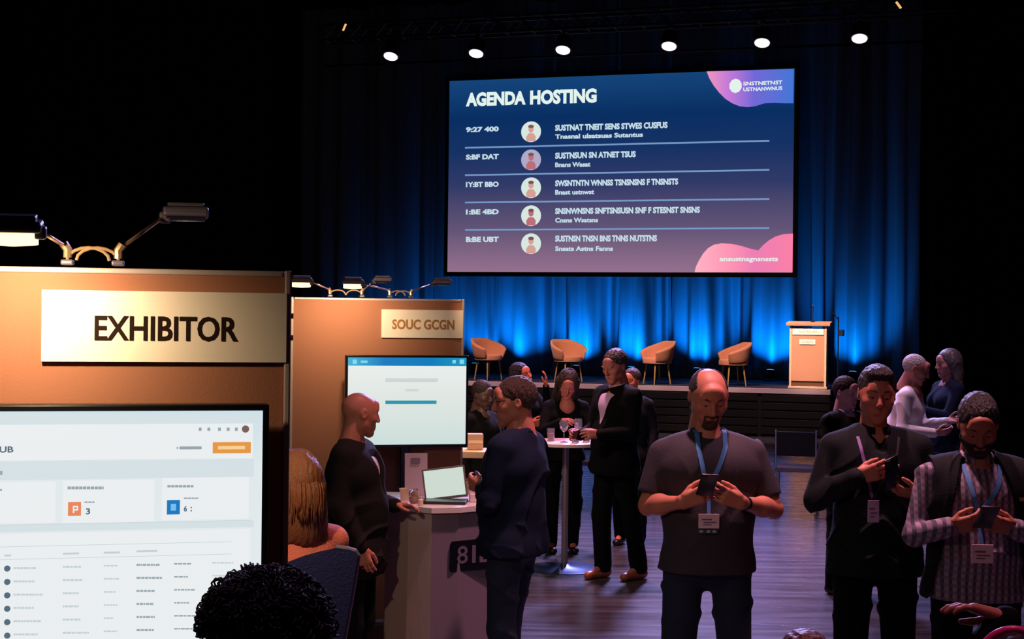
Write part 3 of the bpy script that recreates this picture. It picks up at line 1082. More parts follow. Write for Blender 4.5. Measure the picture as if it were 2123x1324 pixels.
F2 = 0.18
E_ui2 = emis_ramp('slide_background', [(0.0, (204, 222, 218)), (0.5, (222, 230, 226)), (0.85, (232, 236, 234)), (1.0, (226, 240, 244))], 'Z')
m2, d2, _ = monitor(BO2, F2, 722, 742, 967, 921, 'monitor', 'monitor with a white page under a blue bar, in front of the farther booth', E_ui2)
A = F2 + 0.0015
B = F2 + 0.003
E_bar = emis_ramp('page_blue_bar', [(0.0, (60, 178, 214)), (0.3, (14, 122, 190)), (0.7, (10, 124, 188)), (1.0, (30, 150, 190))], 'X')
ui(d2, 'blue_bar', E_bar, [(722, 741, 967, 758)], BO2, A)
ui(d2, 'bar_icon', emis('bar_icon_pale', (130, 214, 232), 1), [(731, 745, 740, 754), (748, 747, 762, 752), (938, 746, 945, 753), (953, 745, 962, 754)], BO2, B)
ui(d2, 'page_rule', emis('page_teal_rule', (44, 150, 172), 1), [(799, 830, 905, 837)], BO2, B)
ui(d2, 'page_faint_text', emis('page_faint', (206, 214, 212), 1), [(799, 784, 908, 792), (840, 806, 868, 811)], BO2, A)

# ------------------------------------------------------------------ counter of the farther booth
M_cnt = mat('counter_fabric_warm_lit', (196, 172, 168), 0.75, bump=0.3, bscale=3, stretch=(3, 3, 0.6))  # warm light on the left face is put into the fabric colour
M_cnt2 = mat('counter_fabric_mauve_shade', (120, 104, 122), 0.75, bump=0.3, bscale=3, stretch=(3, 3, 0.6))  # same fabric, darker mauve copy for the faces away from that light
M_top = mat('white_laminate', (232, 220, 212), 0.4)
D0 = [(793, 7.78), (843, 7.62), (895, 7.54), (955, 7.58), (1022, 7.72)]
tp = [P(px, 1050, d) for px, d in D0]
cen = Vector((-0.42, 8.0, 0))
cnt = thing('counter', 'pale fold-out counter with a black plate, in front of the farther booth', 'counter', (cen.x, cen.y, 0))
front = [Vector((p.x, p.y, 0)) for p in tp]
back = [Vector((-0.14, 8.12, 0)), Vector((-0.70, 8.22, 0))]
ring = front + back


def prism(ring_, z0, z1, grow0=0.0, grow1=0.0):
    n = len(ring_)
    vs = []
    for (z, g) in ((z0, grow0), (z1, grow1)):
        for p in ring_:
            d = Vector((p.x - cen.x, p.y - cen.y, 0))
            q = Vector((p.x, p.y, 0)) + d.normalized() * g - Vector((cen.x, cen.y, 0))
            vs.append((q.x, q.y, z))
    fs = [tuple(range(n))[::-1], tuple(range(n, 2 * n))]
    fs += [(i, (i + 1) % n, n + (i + 1) % n, n + i) for i in range(n)]
    return MB().add(vs, fs)


prism(ring, 0.972, 1.0, 0.0, 0.0).build('counter_top', M_top, cnt)
# left and right cloth faces
lf = [front[0], front[1], front[2]]
rf = [front[2], front[3], front[4]]


def skirt(pts, name, m):
    vs, fs = [], []
    n = len(pts)
    for j in range(7):
        z = 0.97 * j / 6
        for p in pts:
            d = Vector((p.x - cen.x, p.y - cen.y, 0))
            fl = 0.025 * (1 - j / 6) - 0.03
            q = Vector((p.x, p.y, 0)) + d.normalized() * fl - Vector((cen.x, cen.y, 0))
            vs.append((q.x, q.y, z + 0.002))
    for j in range(6):
        for i in range(n - 1):
            fs.append((j * n + i, j * n + i + 1, (j + 1) * n + i + 1, (j + 1) * n + i))
    return link_mesh(name, vs, fs, m, cnt)


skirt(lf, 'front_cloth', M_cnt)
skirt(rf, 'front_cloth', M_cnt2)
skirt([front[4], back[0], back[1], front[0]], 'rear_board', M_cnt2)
# black plate with lettering on the right face
fdir = (front[4] - front[2]).normalized()
FC = Frame(front[2] - Vector((0, 0.0, 0)), math.degrees(math.atan2(fdir.y, fdir.x)))
q = MB()
pts = [(937, 1122), (1040, 1112), (1040, 1175), (934, 1186), (931, 1180), (933, 1128)]
vs = []
for o_ in (0.015, 0.004):
    for (x, y) in pts:
        u, v = FC.hit(x, y, o_)
        vs.append(FC.pt(u, v, o_))
n = len(pts)
q.add(vs, [tuple(range(n)), tuple(range(n, 2 * n))[::-1]] + [(i, n + i, n + (i + 1) % n, (i + 1) % n) for i in range(n)])
plate = under(cnt, q.build('black_plate', M_bez))
q = MB()
text_fit(FC, '8', 948, 1131, 970, 1168, 0.0165, 0.01, q)
text_fit(FC, 'IE', 979, 1128, 1020, 1165, 0.0165, 0.01, q)
sub(plate, q.build('letters', mat('lilac_print', (110, 98, 120), 0.5)))

TZ = 1.0


def on_counter(px, D):
    p = P(px, 1040, D)
    return (p.x, p.y, TZ + 0.001)


# laptop
lp = thing('laptop', 'open laptop with a pale green screen on the counter', 'laptop', on_counter(915, 7.76), math.radians(-4))
MB().box((0.02, 0.0, 0.008), (0.235, 0.15, 0.014), None, 0.003).build('keyboard_base', M_bez, lp)
lid = MB().box((0, 0, 0.082), (0.235, 0.007, 0.164), None, 0.002).build('lid', mat('grey_laptop_shell', (130, 118, 116), 0.4, 0.3), lp)
lid.matrix_basis = Matrix(((1, 0, -0.28, 0.02), (0, 1, 0.10, 0.07), (0, 0, 1, 0.012), (0, 0, 0, 1)))
MB().box((0.0, -0.005, 0.084), (0.215, 0.002, 0.142)).build('screen', emis('laptop_page', (204, 218, 208), 1.0), lid)
# brochure stand
st = thing('brochure_stand', 'upright acrylic stand holding a pinkish leaflet, left of the laptop', 'leaflet stand', on_counter(862, 7.95), math.radians(10))
MB().box((0, 0.02, 0.006), (0.13, 0.09, 0.01), None, 0.002).build('foot', M_top, st)
lf_ = MB().box((0, 0, 0.128), (0.125, 0.006, 0.235), Matrix.Rotation(math.radians(-6), 3, 'X'), 0.001).build('leaflet', mat('pinkish_leaflet', (206, 184, 186), 0.6), st)
MB().box((-0.005, -0.008 + 0.005, 0.205), (0.05, 0.004, 0.03), Matrix.Rotation(math.radians(-6), 3, 'X')).build('printed_mark', mat('mauve_print', (134, 112, 128), 0.6), lf_)
# small things
M_glass = mat('clear_glass', (235, 235, 240), 0.05, trans=0.9)
M_cream = mat('cream_ceramic', (236, 214, 180), 0.4)
M_candy = mat('amber_sweets', (214, 150, 84), 0.4)
jar = thing('sweet_jar', 'small glass jar of amber sweets beside the laptop', 'jar', on_counter(858, 7.72))
MB().lathe([(0.024, 0.0), (0.027, 0.004), (0.027, 0.06), (0.02, 0.07), (0.024, 0.078)], (0, 0, 0), 20).build('glass', M_glass, jar, True)
MB().sphere((0, 0, 0.022), 0.019, 8).sphere((0.004, 0.004, 0.045), 0.016, 8).build('sweets', M_candy, jar, True)
cup = thing('paper_cup', 'small cream paper cup at the left end of the counter', 'cup', on_counter(838, 7.86))
MB().lathe([(0.02, 0.0), (0.027, 0.06), (0.029, 0.062), (0.026, 0.058), (0.019, 0.004)], (0, 0, 0), 20).build('wall', M_cream, cup, True)
MB().lathe([(0.0195, 0.003), (0.0195, 0.006)], (0, 0, 0), 20).build('floor_disc', M_cream, cup)
bt = thing('perfume_bottle', 'small pale bottle with a light cap on the counter', 'bottle', on_counter(872, 7.63))
MB().lathe([(0.013, 0.0), (0.014, 0.003), (0.014, 0.03), (0.006, 0.036)], (0, 0, 0), 16).build('bottle_body', M_cream, bt, True)
MB().lathe([(0.007, 0.036), (0.007, 0.048)], (0, 0, 0), 12).build('cap', M_top, bt)
# white tissue paper flower and box at the right
M_tiss = mat('pink_white_tissue', (236, 214, 220), 0.7)
tis = thing('tissue_box', 'white tissue box with a pointed tissue, right end of the counter', 'tissue box', on_counter(992, 7.84), 0.1)
MB().box((0, 0, 0.022), (0.10, 0.09, 0.043), None, 0.004).build('box', M_tiss, tis)
vs, fs = [], []
n = 14
for j in range(7):
    t_ = j / 6
    for k in range(n):
        a = 2 * PI * k / n
        r_ = 0.045 * (1 - t_) ** 0.8 * (1 + 0.25 * math.sin(3 * a + 2 * t_)) + 0.003
        vs.append((r_ * math.cos(a) + 0.01 * t_, r_ * math.sin(a) * 0.6, 0.044 + 0.10 * t_))
for j in range(6):
    for k in range(n):
        fs.append((j * n + k, j * n + (k + 1) % n, (j + 1) * n + (k + 1) % n, (j + 1) * n + k))
link_mesh('tissue', vs, fs, M_tiss, tis, True)
mug = thing('red_striped_mug', 'small pink mug beside the tissue box on the counter', 'mug', on_counter(1004, 7.72))
MB().lathe([(0.02, 0.0), (0.026, 0.004), (0.026, 0.055), (0.023, 0.056), (0.022, 0.006)], (0, 0, 0), 18).build('mug_body', mat('rose_glaze', (190, 120, 118), 0.35), mug, True)
MB().tube([(0.024, 0, 0.045), (0.042, 0, 0.04), (0.042, 0, 0.018), (0.024, 0, 0.012)], 0.004, 8).build('handle', mat('rose_glaze', (190, 120, 118), 0.35), mug, True)

# ------------------------------------------------------------------ buffet shelf behind the counter
bx = P(989, 936, 10.0)
sh = thing('display_rack', 'narrow rack with two cream shelves right of the farther booth', 'rack', (bx.x + 0.02, bx.y + 0.2, 0), math.radians(0))
M_shelf = mat('cream_shelf', (240, 205, 165), 0.5)
for z in (1.04, 0.74, 0.25):
    MB().box((0.03, 0, z), (0.34, 0.32, 0.045), None, 0.004).build('shelf', M_shelf, sh)
for sx in (-1, 1):
    for sy in (-1, 1):
        MB().box((0.03 + sx * 0.155, sy * 0.145, 0.51), (0.025, 0.025, 1.02), None, 0.003).build('leg', M_blk, sh)
bxs = thing('carton', 'beige carton standing on the top shelf of the rack', 'box', (bx.x - 0.02, bx.y + 0.22, 1.065), 0.1)
MB().box((0, 0, 0.055), (0.11, 0.10, 0.108), None, 0.003).build('carton_body', mat('beige_card', (200, 160, 140), 0.7), bxs)
MB().box((0, -0.051, 0.055), (0.10, 0.002, 0.02)).build('tape', M_cream, bxs)
for i, (dx, h, r_, mm, lb, nm_, ct) in enumerate([(-0.10, 0.105, 0.036, M_cream, 'cream beaker on the lower shelf of the rack', 'beaker', 'cup'),
                                      (-0.015, 0.13, 0.03, mat('orange_glaze', (206, 110, 70), 0.4), 'orange pot on the lower shelf, right of the cream beaker', 'pot', 'pot'),
                                      (0.07, 0.145, 0.038, mat('yellow_tin', (238, 190, 120), 0.35), 'tall yellow tin on the lower shelf of the rack', 'tin', 'tin'),
                                      (0.15, 0.12, 0.034, mat('rose_tin', (214, 160, 150), 0.4), 'rose tin at the right end of the lower shelf', 'tin', 'tin')]):
    t = thing(nm_, lb, ct, (bx.x + 0.02 + dx, bx.y + 0.1, 0.7635))
    MB().lathe([(r_ * 0.8, 0), (r_, 0.01), (r_, h * 0.8), (r_ * 0.85, h * 0.86)], (0, 0, 0), 18).build('vessel', mm, t, True)
    MB().lathe([(r_ * 0.9, h * 0.862), (r_ * 0.9, h * 0.95), (r_ * 0.5, h)], (0, 0, 0), 18).build('lid', M_cream if i % 2 else mat('orange_glaze', (206, 110, 70), 0.4), t, True)
light('rack_spot', 'SPOT', (bx.x + 0.0, bx.y - 1.0, 2.6), (bx.x, bx.y + 0.2, 0.95), 22, (1.0, 0.62, 0.34), 0.05, 26, 0.5)

# ------------------------------------------------------------------ bar table
btb = P(1170, 1178, 11.55)
M_tabw = mat('white_table_top', (226, 200, 204), 0.4)
M_chr = mat('chrome', (214, 214, 224), 0.3, 0.9)
M_steel = mat('brushed_steel_base', (70, 90, 130), 0.3, 0.7)
tb = thing('bar_table', 'round white standing table on a thin steel column', 'table', (btb.x, btb.y, 0))
MB().lathe([(0.28, 0.985), (0.30, 0.99), (0.30, 1.012), (0.295, 1.016)], (0, 0, 0), 40).build('table_top', M_tabw, tb, True)
MB().tube([(0, 0, 0.02), (0, 0, 0.986)], 0.026, 16).build('column', mat('grey_column', (150, 140, 146), 0.35, 0.6), tb, True)
MB().lathe([(0.30, 0.0), (0.30, 0.006), (0.27, 0.012), (0.06, 0.022), (0.03, 0.04)], (0, 0, 0), 40).build('base_disc', M_steel, tb, True)
for i, (dx, dy, kind_) in enumerate([(-0.02, -0.12, 'wine'), (0.07, -0.16, 'tum'), (0.16, -0.08, 'tum'), (-0.12, 0.0, 'tum'), (0.10, 0.05, 'wine')]):
    if kind_ == 'wine':
        t = thing('wine_glass', ['stemmed glass at the near edge of the white standing table', '', '', '', 'stemmed glass at the far side of the white standing table'][i], 'glass', (btb.x + dx, btb.y + dy, 1.017), 0, 'glasses on the standing table')
        MB().lathe([(0.032, 0.0), (0.032, 0.003), (0.004, 0.008), (0.004, 0.08)], (0, 0, 0), 16).build('stem', M_glass, t, True)
        MB().lathe([(0.006, 0.08), (0.032, 0.105), (0.035, 0.14), (0.03, 0.175), (0.028, 0.175), (0.032, 0.14), (0.02, 0.1)], (0, 0, 0), 16).build('bowl', M_glass, t, True)
    else:
        t = thing('tumbler', ['', 'rosy tumbler nearest the man in black on the standing table', 'rosy tumbler at the right edge of the standing table', 'rosy tumbler at the left edge of the standing table', ''][i], 'glass', (btb.x + dx, btb.y + dy, 1.017), 0, 'glasses on the standing table')
        MB().lathe([(0.028, 0.0), (0.033, 0.10), (0.031, 0.10), (0.026, 0.006)], (0, 0, 0), 16).build('wall', M_glass, t, True)
        MB().lathe([(0.025, 0.007), (0.029, 0.06)], (0, 0, 0), 16).build('drink', mat('rose_drink', (214, 120, 120), 0.2), t, True)


# ------------------------------------------------------------------ chrome legged chairs in front of the stage
M_pad = mat('grey_seat_pad', (160, 140, 160), 0.8)
M_padd = mat('dark_seat_back', (40, 40, 50), 0.8)


def hall_chair(px, D, rz, label):
    p = P(px, 1000, D)
    t = thing('hall_chair', label, 'chair', (p.x, p.y, 0), rz, 'chrome legged chairs before the stage')
    MB().box((0, 0, 0.45), (0.42, 0.42, 0.05), None, 0.02).build('seat', M_pad, t, True)
    MB().box((0, 0.20, 0.72), (0.40, 0.04, 0.26), Matrix.Rotation(math.radians(-8), 3, 'X'), 0.018).build('backrest', M_padd, t, True)
    for sx in (-1, 1):
        MB().tube([(sx * 0.2, -0.19, 0.44), (sx * 0.21, -0.22, 0.0)], 0.012, 10).build('leg', M_chr, t, True)
        MB().tube([(sx * 0.2, 0.19, 0.44), (sx * 0.21, 0.24, 0.0)], 0.012, 10).build('leg', M_chr, t, True)
        MB().tube([(sx * 0.205, 0.185, 0.44), (sx * 0.205, 0.20, 0.6), (sx * 0.205, 0.225, 0.86)], 0.011, 10).build('back_frame', M_chr, t, True)
    return t


hall_chair(1213, 15.6, math.radians(170), 'chrome legged chair seen between the standing table and the man in black')
hall_chair(1338, 15.4, math.radians(150), 'chrome legged chair between the man in black and the man in the t-shirt')
hall_chair(1652, 15.2, math.radians(165), 'chrome legged chair right of the man in the grey t-shirt')

# ------------------------------------------------------------------ figures: distance fields -> one continuous skin per piece
def vec(a):
    return np.array(a, dtype=np.float32)


class Field:
    def __init__(s, lo, hi, res):
        s.res = res
        s.lo = vec(lo)
        n = np.ceil((vec(hi) - s.lo) / res).astype(int) + 1
        s.n = n
        s.ax = [s.lo[i] + res * np.arange(n[i], dtype=np.float32) for i in range(3)]
        s.d = np.full(tuple(n), 0.5, dtype=np.float32)

    def _sl(s, lo, hi, m):
        sl = []
        for i in range(3):
            a = int(max(0, math.floor((lo[i] - m - s.lo[i]) / s.res)))
            b = int(min(s.n[i], math.ceil((hi[i] + m - s.lo[i]) / s.res) + 1))
            if b <= a:
                return None
            sl.append(slice(a, b))
        return tuple(sl)

    def _xyz(s, sl):
        return (s.ax[0][sl[0]][:, None, None], s.ax[1][sl[1]][None, :, None], s.ax[2][sl[2]][None, None, :])

    def _mix(s, sl, q, k, mode):
        a = s.d[sl]
        if mode == 'add':
            h = np.maximum(k - np.abs(a - q), 0) / k
            s.d[sl] = np.minimum(a, q) - h * h * k * 0.25
        elif mode == 'sub':
            h = np.maximum(k - np.abs(a + q), 0) / k
            s.d[sl] = np.maximum(a, -q) + h * h * k * 0.25
        else:
            h = np.maximum(k - np.abs(a - q), 0) / k
            s.d[sl] = np.maximum(a, q) + h * h * k * 0.25

    def cone(s, a, b, ra, rb, k=0.02, mode='add', flat=None):
        """tapered capsule; flat=(axis, f): thickness along axis divided by f"""
        a, b = vec(a), vec(b)
        R = max(ra, rb)
        lo, hi = np.minimum(a, b) - R, np.maximum(a, b) + R
        sl = s._sl(lo, hi, k + 3 * s.res)
        if sl is None:
            return s
        X, Y, Z = s._xyz(sl)
        px, py, pz = X - a[0], Y - a[1], Z - a[2]
        ba = b - a
        if flat is not None:
            ax, f = vec(flat[0]), flat[1]
            ax = ax / np.linalg.norm(ax)
            t = (px * ax[0] + py * ax[1] + pz * ax[2]) * (f - 1)
            px, py, pz = px + ax[0] * t, py + ax[1] * t, pz + ax[2] * t
            ba = ba + ax * (ba.dot(ax)) * (f - 1)
        bb = float(ba.dot(ba)) + 1e-12
        h = np.clip((px * ba[0] + py * ba[1] + pz * ba[2]) / bb, 0, 1)
        q = np.sqrt((px - ba[0] * h) ** 2 + (py - ba[1] * h) ** 2 + (pz - ba[2] * h) ** 2) - (ra + (rb - ra) * h)
        if flat is not None and flat[1] > 1:
            q = q / (0.5 + 0.5 * flat[1])
        s._mix(sl, q, k, mode)
        return s

    def ell(s, c, r, k=0.02, mode='add', M=None):
        c, r = vec(c), vec(r)
        R = float(max(r))
        sl = s._sl(c - R, c + R, k + 3 * s.res)
        if sl is None:
            return s
        X, Y, Z = s._xyz(sl)
        px, py, pz = X - c[0], Y - c[1], Z - c[2]
        if M is not None:
            M = np.array(M, dtype=np.float32)
            px, py, pz = (M[0][0] * px + M[1][0] * py + M[2][0] * pz, M[0][1] * px + M[1][1] * py + M[2][1] * pz, M[0][2] * px + M[1][2] * py + M[2][2] * pz)
        k0 = np.sqrt((px / r[0]) ** 2 + (py / r[1]) ** 2 + (pz / r[2]) ** 2)
        k1 = np.sqrt((px / r[0] ** 2) ** 2 + (py / r[1] ** 2) ** 2 + (pz / r[2] ** 2) ** 2) + 1e-6
        q = k0 * (k0 - 1.0) / k1
        s._mix(sl, q, k, mode)
        return s

    def plane(s, n, o, k=0.006):
        """keep the side where (p-o).n < 0"""
        n = vec(n)
        n = n / np.linalg.norm(n)
        X, Y, Z = s._xyz((slice(None),) * 3)
        q = (X - o[0]) * n[0] + (Y - o[1]) * n[1] + (Z - o[2]) * n[2]
        s._mix((slice(None),) * 3, q, k, 'int')
        return s

    def fold(s, fn):
        X, Y, Z = s._xyz((slice(None),) * 3)
        s.d += fn(X, Y, Z).astype(np.float32)
        return s

    def mesh(s):
        d = s.d
        d = np.pad(d, 1, constant_values=0.5)
        nx, ny, nz = d.shape
        ins = d < 0
        c = np.zeros((nx - 1, ny - 1, nz - 1), dtype=np.int8)
        for i in (0, 1):
            for j in (0, 1):
                for k in (0, 1):
                    c += ins[i:nx - 1 + i, j:ny - 1 + j, k:nz - 1 + k]
        act = (c > 0) & (c < 8)
        idx = np.full(act.shape, -1, dtype=np.int64)
        I, J, K = np.nonzero(act)
        idx[I, J, K] = np.arange(len(I))
        acc = np.zeros((len(I), 3))
        cnt_ = np.zeros(len(I))
        cor = [(i, j, k) for i in (0, 1) for j in (0, 1) for k in (0, 1)]
        for a in cor:
            for ax in range(3):
                if a[ax] == 0:
                    b = list(a)
                    b[ax] = 1
                    da = d[I + a[0], J + a[1], K + a[2]]
                    db = d[I + b[0], J + b[1], K + b[2]]
                    m = (da < 0) != (db < 0)
                    t = np.where(m, da / np.where(m, da - db, 1), 0)
                    p = np.array([a] * len(I), dtype=float)
                    p[:, ax] += t
                    acc += p * m[:, None]
                    cnt_ += m
        v = acc / cnt_[:, None] + np.stack([I, J, K], 1) - 1
        v = v * s.res + s.lo
        quads = []
        for ax in range(3):
            o1, o2 = [(1, 2), (2, 0), (0, 1)][ax]
            a = ins
            sl0 = [slice(1, -1)] * 3
            sl1 = [slice(1, -1)] * 3
            sl0[ax] = slice(0, -1)
            sl1[ax] = slice(1, None)
            x0, x1 = a[tuple(sl0)], a[tuple(sl1)]
            e = np.nonzero(x0 != x1)
            flip = x0[e]
            g = np.stack(e, 1)
            off = np.ones(3, int)
            off[ax] = 0
            g = g + off
            c0 = g.copy()
            q = []
            for (u_, v_) in ((1, 1), (0, 1), (0, 0), (1, 0)):
                h = g.copy()
                h[:, o1] -= u_
                h[:, o2] -= v_
                q.append(idx[h[:, 0], h[:, 1], h[:, 2]])
            q = np.stack(q, 1)
            q[~flip] = q[~flip][:, ::-1]
            quads.append(q)
        return v, np.concatenate(quads)


def np_obj(name, parts, m, parent, shape=None):
    """parts: list of (verts, quads) joined in one mesh"""
    vs, fs, n = [], [], 0
    for v, f in parts:
        vs.append(v)
        fs.append(f + n)
        n += len(v)
    v = np.concatenate(vs)
    f = np.concatenate(fs)
    me = bpy.data.meshes.new(name)
    me.vertices.add(len(v))
    me.vertices.foreach_set('co', v.astype(np.float32).ravel())
    me.loops.add(len(f) * 4)
    me.loops.foreach_set('vertex_index', f.astype(np.int32).ravel())
    me.polygons.add(len(f))
    me.polygons.foreach_set('loop_start', np.arange(0, len(f) * 4, 4, dtype=np.int32))
    me.polygons.foreach_set('use_smooth', np.ones(len(f), dtype=bool))
    me.update(calc_edges=True)
    me.validate()
    me.materials.append(m)
    o = bpy.data.objects.new(name, me)
    COL.objects.link(o)
    if parent:
        o.parent = parent
    return o


def rotm(yaw=0, pitch=0, roll=0):
    """head frame: pitch>0 looks down, yaw>0 turns to the figure's left"""
    return np.array((Matrix.Rotation(math.radians(yaw), 3, 'Z') @ Matrix.Rotation(math.radians(pitch), 3, 'X') @ Matrix.Rotation(math.radians(roll), 3, 'Y')))


JOINTS = dict(ankle=(.10, .03, .085), knee=(.105, -.01, .48), hip=(.09, 0, .90), pelvis=(0, 0, .93), waist=(0, 0, 1.10), chest=(0, 0.005, 1.29),
              neck=(0, .02, 1.455), shoulder=(.18, .015, 1.395), elbow=(.225, .04, 1.12), wrist=(.225, -.05, .87))


def make_hand(F, w, d, n, side, s, curl=0.35, spread=0.1, thumb=0.6, k=0.004, grip=False):
    """w wrist, d hand direction, n palm normal (the side the fingers curl to), side unit towards the thumb"""
    w, d, n = vec(w), vec(d), vec(n)
    d = d / np.linalg.norm(d)
    n = n - d * n.dot(d)
    n = n / np.linalg.norm(n)
    t = vec(side)
    t = t - d * t.dot(d) - n * t.dot(n)
    t = t / np.linalg.norm(t)
    # palm
    for q in (-0.026, -0.009, 0.009, 0.026):
        F.cone(w + t * q * 0.6 * s, w + (d * 0.082 + t * q) * s, 0.017 * s, 0.0125 * s, 0.010)
    lens = {0: 0.070, 1: 0.078, 2: 0.073, 3: 0.058}
    for i in range(4):
        q = 0.029 - i * 0.0195
        p = w + (d * (0.085 - 0.004 * abs(i - 1)) + t * q) * s
        a = curl * (1.0 + 0.12 * i)
        dirv = d + t * spread * (1.5 - i) * 0.5
        L = lens[i] * s
        r = 0.0088 * s * (0.88 if i == 3 else 1)
        ang = a * 0.6
        for seg, (fl, r0, r1) in enumerate(((0.45, 1.0, 0.95), (0.31, 0.95, 0.87), (0.24, 0.87, 0.72))):
            v = dirv * math.cos(ang) + n * math.sin(ang)
            v = v / np.linalg.norm(v)
            p2 = p + v * L * fl
            F.cone(p, p2, r * r0, r * r1, k)
            p = p2
            ang += a
    # thumb leaves the side of the palm
    p = w + (d * 0.022 + t * 0.026) * s
    v = d * 0.62 + t * 0.62 * thumb + n * 0.42
    v /= np.linalg.norm(v)
    p2 = p + v * 0.040 * s
    F.cone(p, p2, 0.0135 * s, 0.0105 * s, 0.008)
    v = d * 0.85 + t * 0.18 * thumb + n * 0.42
    v /= np.linalg.norm(v)
    p3 = p2 + v * 0.030 * s
    F.cone(p2, p3, 0.0105 * s, 0.0095 * s, k)
    v = d * 0.95 + n * 0.30
    v /= np.linalg.norm(v)
    F.cone(p3, p3 + v * 0.024 * s, 0.0095 * s, 0.0075 * s, k)
    return F


def head_field(res, female=False, bulk=1.0, jaw=1.0):
    F = Field((-.12, -.155, -.21), (.12, .15, .15), res)
    b = bulk
    F.ell((0, .018, .028), (.073 * b, .093, .085), .02)
    F.ell((0, -.030, -.015), (.064 * b, .064, .085), .05)
    F.cone((-.042 * b * jaw, -.01, -.058), (-.012, -.070, -.096), .026, .020, .025)
    F.cone((.042 * b * jaw, -.01, -.058), (.012, -.070, -.096), .026, .020, .025)
    F.ell((0, -.074, -.095), (.022 * jaw, .018, .018), .02)
    for sx in (-1, 1):
        F.ell((sx * .043 * b, -.062, -.018), (.022, .022, .020), .02)
        F.ell((sx * .026, -.070, -.062), (.020, .022, .022), .02)
        F.cone((sx * .012, -.089, .034), (sx * .045, -.074, .034), .010, .009, .012)
    F.ell((0, -.072, .055), (.045, .026, .035), .02)
    for sx in (-1, 1):
        F.ell((sx * .031, -.100, .012), (.019, .018, .012), .014, 'sub')
        F.ell((sx * .031, -.078, .010), (.0145, .0135, .0115), .004)
        F.cone((sx * .016, -.0875, .0165), (sx * .046, -.0795, .0150), .0062, .0055, .005)   # upper lid
    F.cone((0, -.092, .026), (0, -.113, -.018), .0085, .0115, .010)
    F.ell((0, -.114, -.024), (.012, .010, .009), .006)
    for sx in (-1, 1):
        F.ell((sx * .012, -.103, -.026), (.008, .010, .007), .006)
        F.ell((sx * .007, -.108, -.034), (.004, .005, .003), .003, 'sub')
    F.cone((-.020, -.086, -.053), (0, -.097, -.050), .006, .0075, .006)
    F.cone((.020, -.086, -.053), (0, -.097, -.050), .006, .0075, .006)
    F.cone((-.016, -.087, -.064), (.016, -.087, -.064), .0078, .0078, .007)
    F.cone((-.024, -.097, -.0572), (.024, -.097, -.0572), .0022, .0022, .003, 'sub')
    F.ell((0, -.092, -.077), (.02, .008, .005), .008, 'sub')
    for sx in (-1, 1):
        F.ell((sx * .076 * b, .012, .000), (.010, .020, .031), .006, M=np.array(Matrix.Rotation(sx * 0.25, 3, 'Z')))
        F.ell((sx * .086 * b, .006, .002), (.006, .010, .018), .004, 'sub')
    F.cone((0, .022, -.05), (0, .035, -.20), .056 * (0.86 if female else 1), .060 * (0.84 if female else 1), .02)
    return F


def hair_field(style, res, bulk=1.0):
    F = Field((-.15, -.16, -.36 if style in ('long', 'wavy') else -.2), (.15, .19, .19), res)
    b = bulk
    if style == 'curly':
        F.ell((0, .02, .055), (.115, .125, .105), .02)
        F.plane((0, -0.8, -1), (0, -.075, .045), .02)
        return F
    if style == 'fringe':
        F.ell((0, .020, .028), (.0795 * b, .1005, .090), .01)
        F.ell((0, -.05, .10), (.060 * b, .135, .080), .012, 'sub')
        F.plane((0, -1.1, -1), (0, -.050, .02), .006)
        F.plane((0, -1, 0), (0, -.048, 0), .006)
        F.ell((0, -.13, -.02), (.09, .085, .12), .006, 'sub')
    elif style == 'thin':
        F.ell((0, .022, .029), (.0785 * b, .100, .0905), .01)
        F.plane((0, -0.95, -1), (0, -.070, .075), .006)
        F.ell((0, -.14, -.01), (.072, .075, .115), .006, 'sub')
    elif style in ('short', 'quiff'):
        F.ell((0, .020, .036), (.084 * b, .106, .100), .02)
        if style == 'quiff':
            F.ell((0, -.045, .105), (.055, .050, .032), .03)
        F.plane((0, -0.80, -1), (0, -.098, .075), .008)
        F.ell((0, -.125, -.015), (.064, .070, .085), .008, 'sub')
        for sx in (-1, 1):
            F.ell((sx * .085 * b, .0, -.02), (.022, .026, .035), .008, 'sub')
    elif style in ('long', 'wavy'):
        F.ell((0, .024, .034), (.092, .112, .105), .02)
        F.cone((-.062, .03, .0), (-.085, .035, -.20), .045, .040, .05)
        F.cone((.062, .03, .0), (.085, .035, -.20), .045, .040, .05)
        F.ell((0, .075, -.08), (.09, .05, .15), .04)
        F.ell((0, -.115, -.025), (.055, .080, .105), .012, 'sub')
    ph = 3.1 if style != 'wavy' else 7.7
    if style in ('fringe', 'thin'):
        return F
    F.fold(lambda X, Y, Z: 0.0013 * np.sin(X * 260 + 3 * np.sin(Z * 40 + ph) + Y * 60) + 0.0009 * np.sin(X * 130 - Y * 170 + 2 * np.sin(Z * 60)))
    return F


def strands(n, style, seed, length=0.22, col=None):
    """hair locks as thin tubes following the skull from the crown down"""
    r = random.Random(seed)
    q = MB()
    for i in range(n):
        a = r.uniform(-PI * 0.80, PI * 0.80) + PI / 2
        x0, y0 = math.cos(a), math.sin(a)
        pts = []
        wob = r.uniform(0, 6)
        for k in range(9):
            t = k / 8
            th = t * 1.7
            if t < 0.6:
                rx = (0.020 + 0.075 * math.sin(min(PI / 2, th * 1.55)))
                z = 0.140 - 0.14 * (t / 0.6) ** 1.6
            else:
                rx = 0.095 + 0.010 * math.sin(wob)
                z = -length * (t - 0.6) / 0.4 * (0.8 + 0.2 * math.sin(wob * 3))
            wv = 0.006 * math.sin(k * 1.6 + wob) if style == 'wavy' else 0.003 * math.sin(k + wob)
            pts.append((x0 * (rx + wv), 0.022 + y0 * (rx * 1.12 + wv), z))
        q.tube(pts, [0.003, .0045, .005, .005, .005, .005, .0045, .004, .0015], 5)
    return q


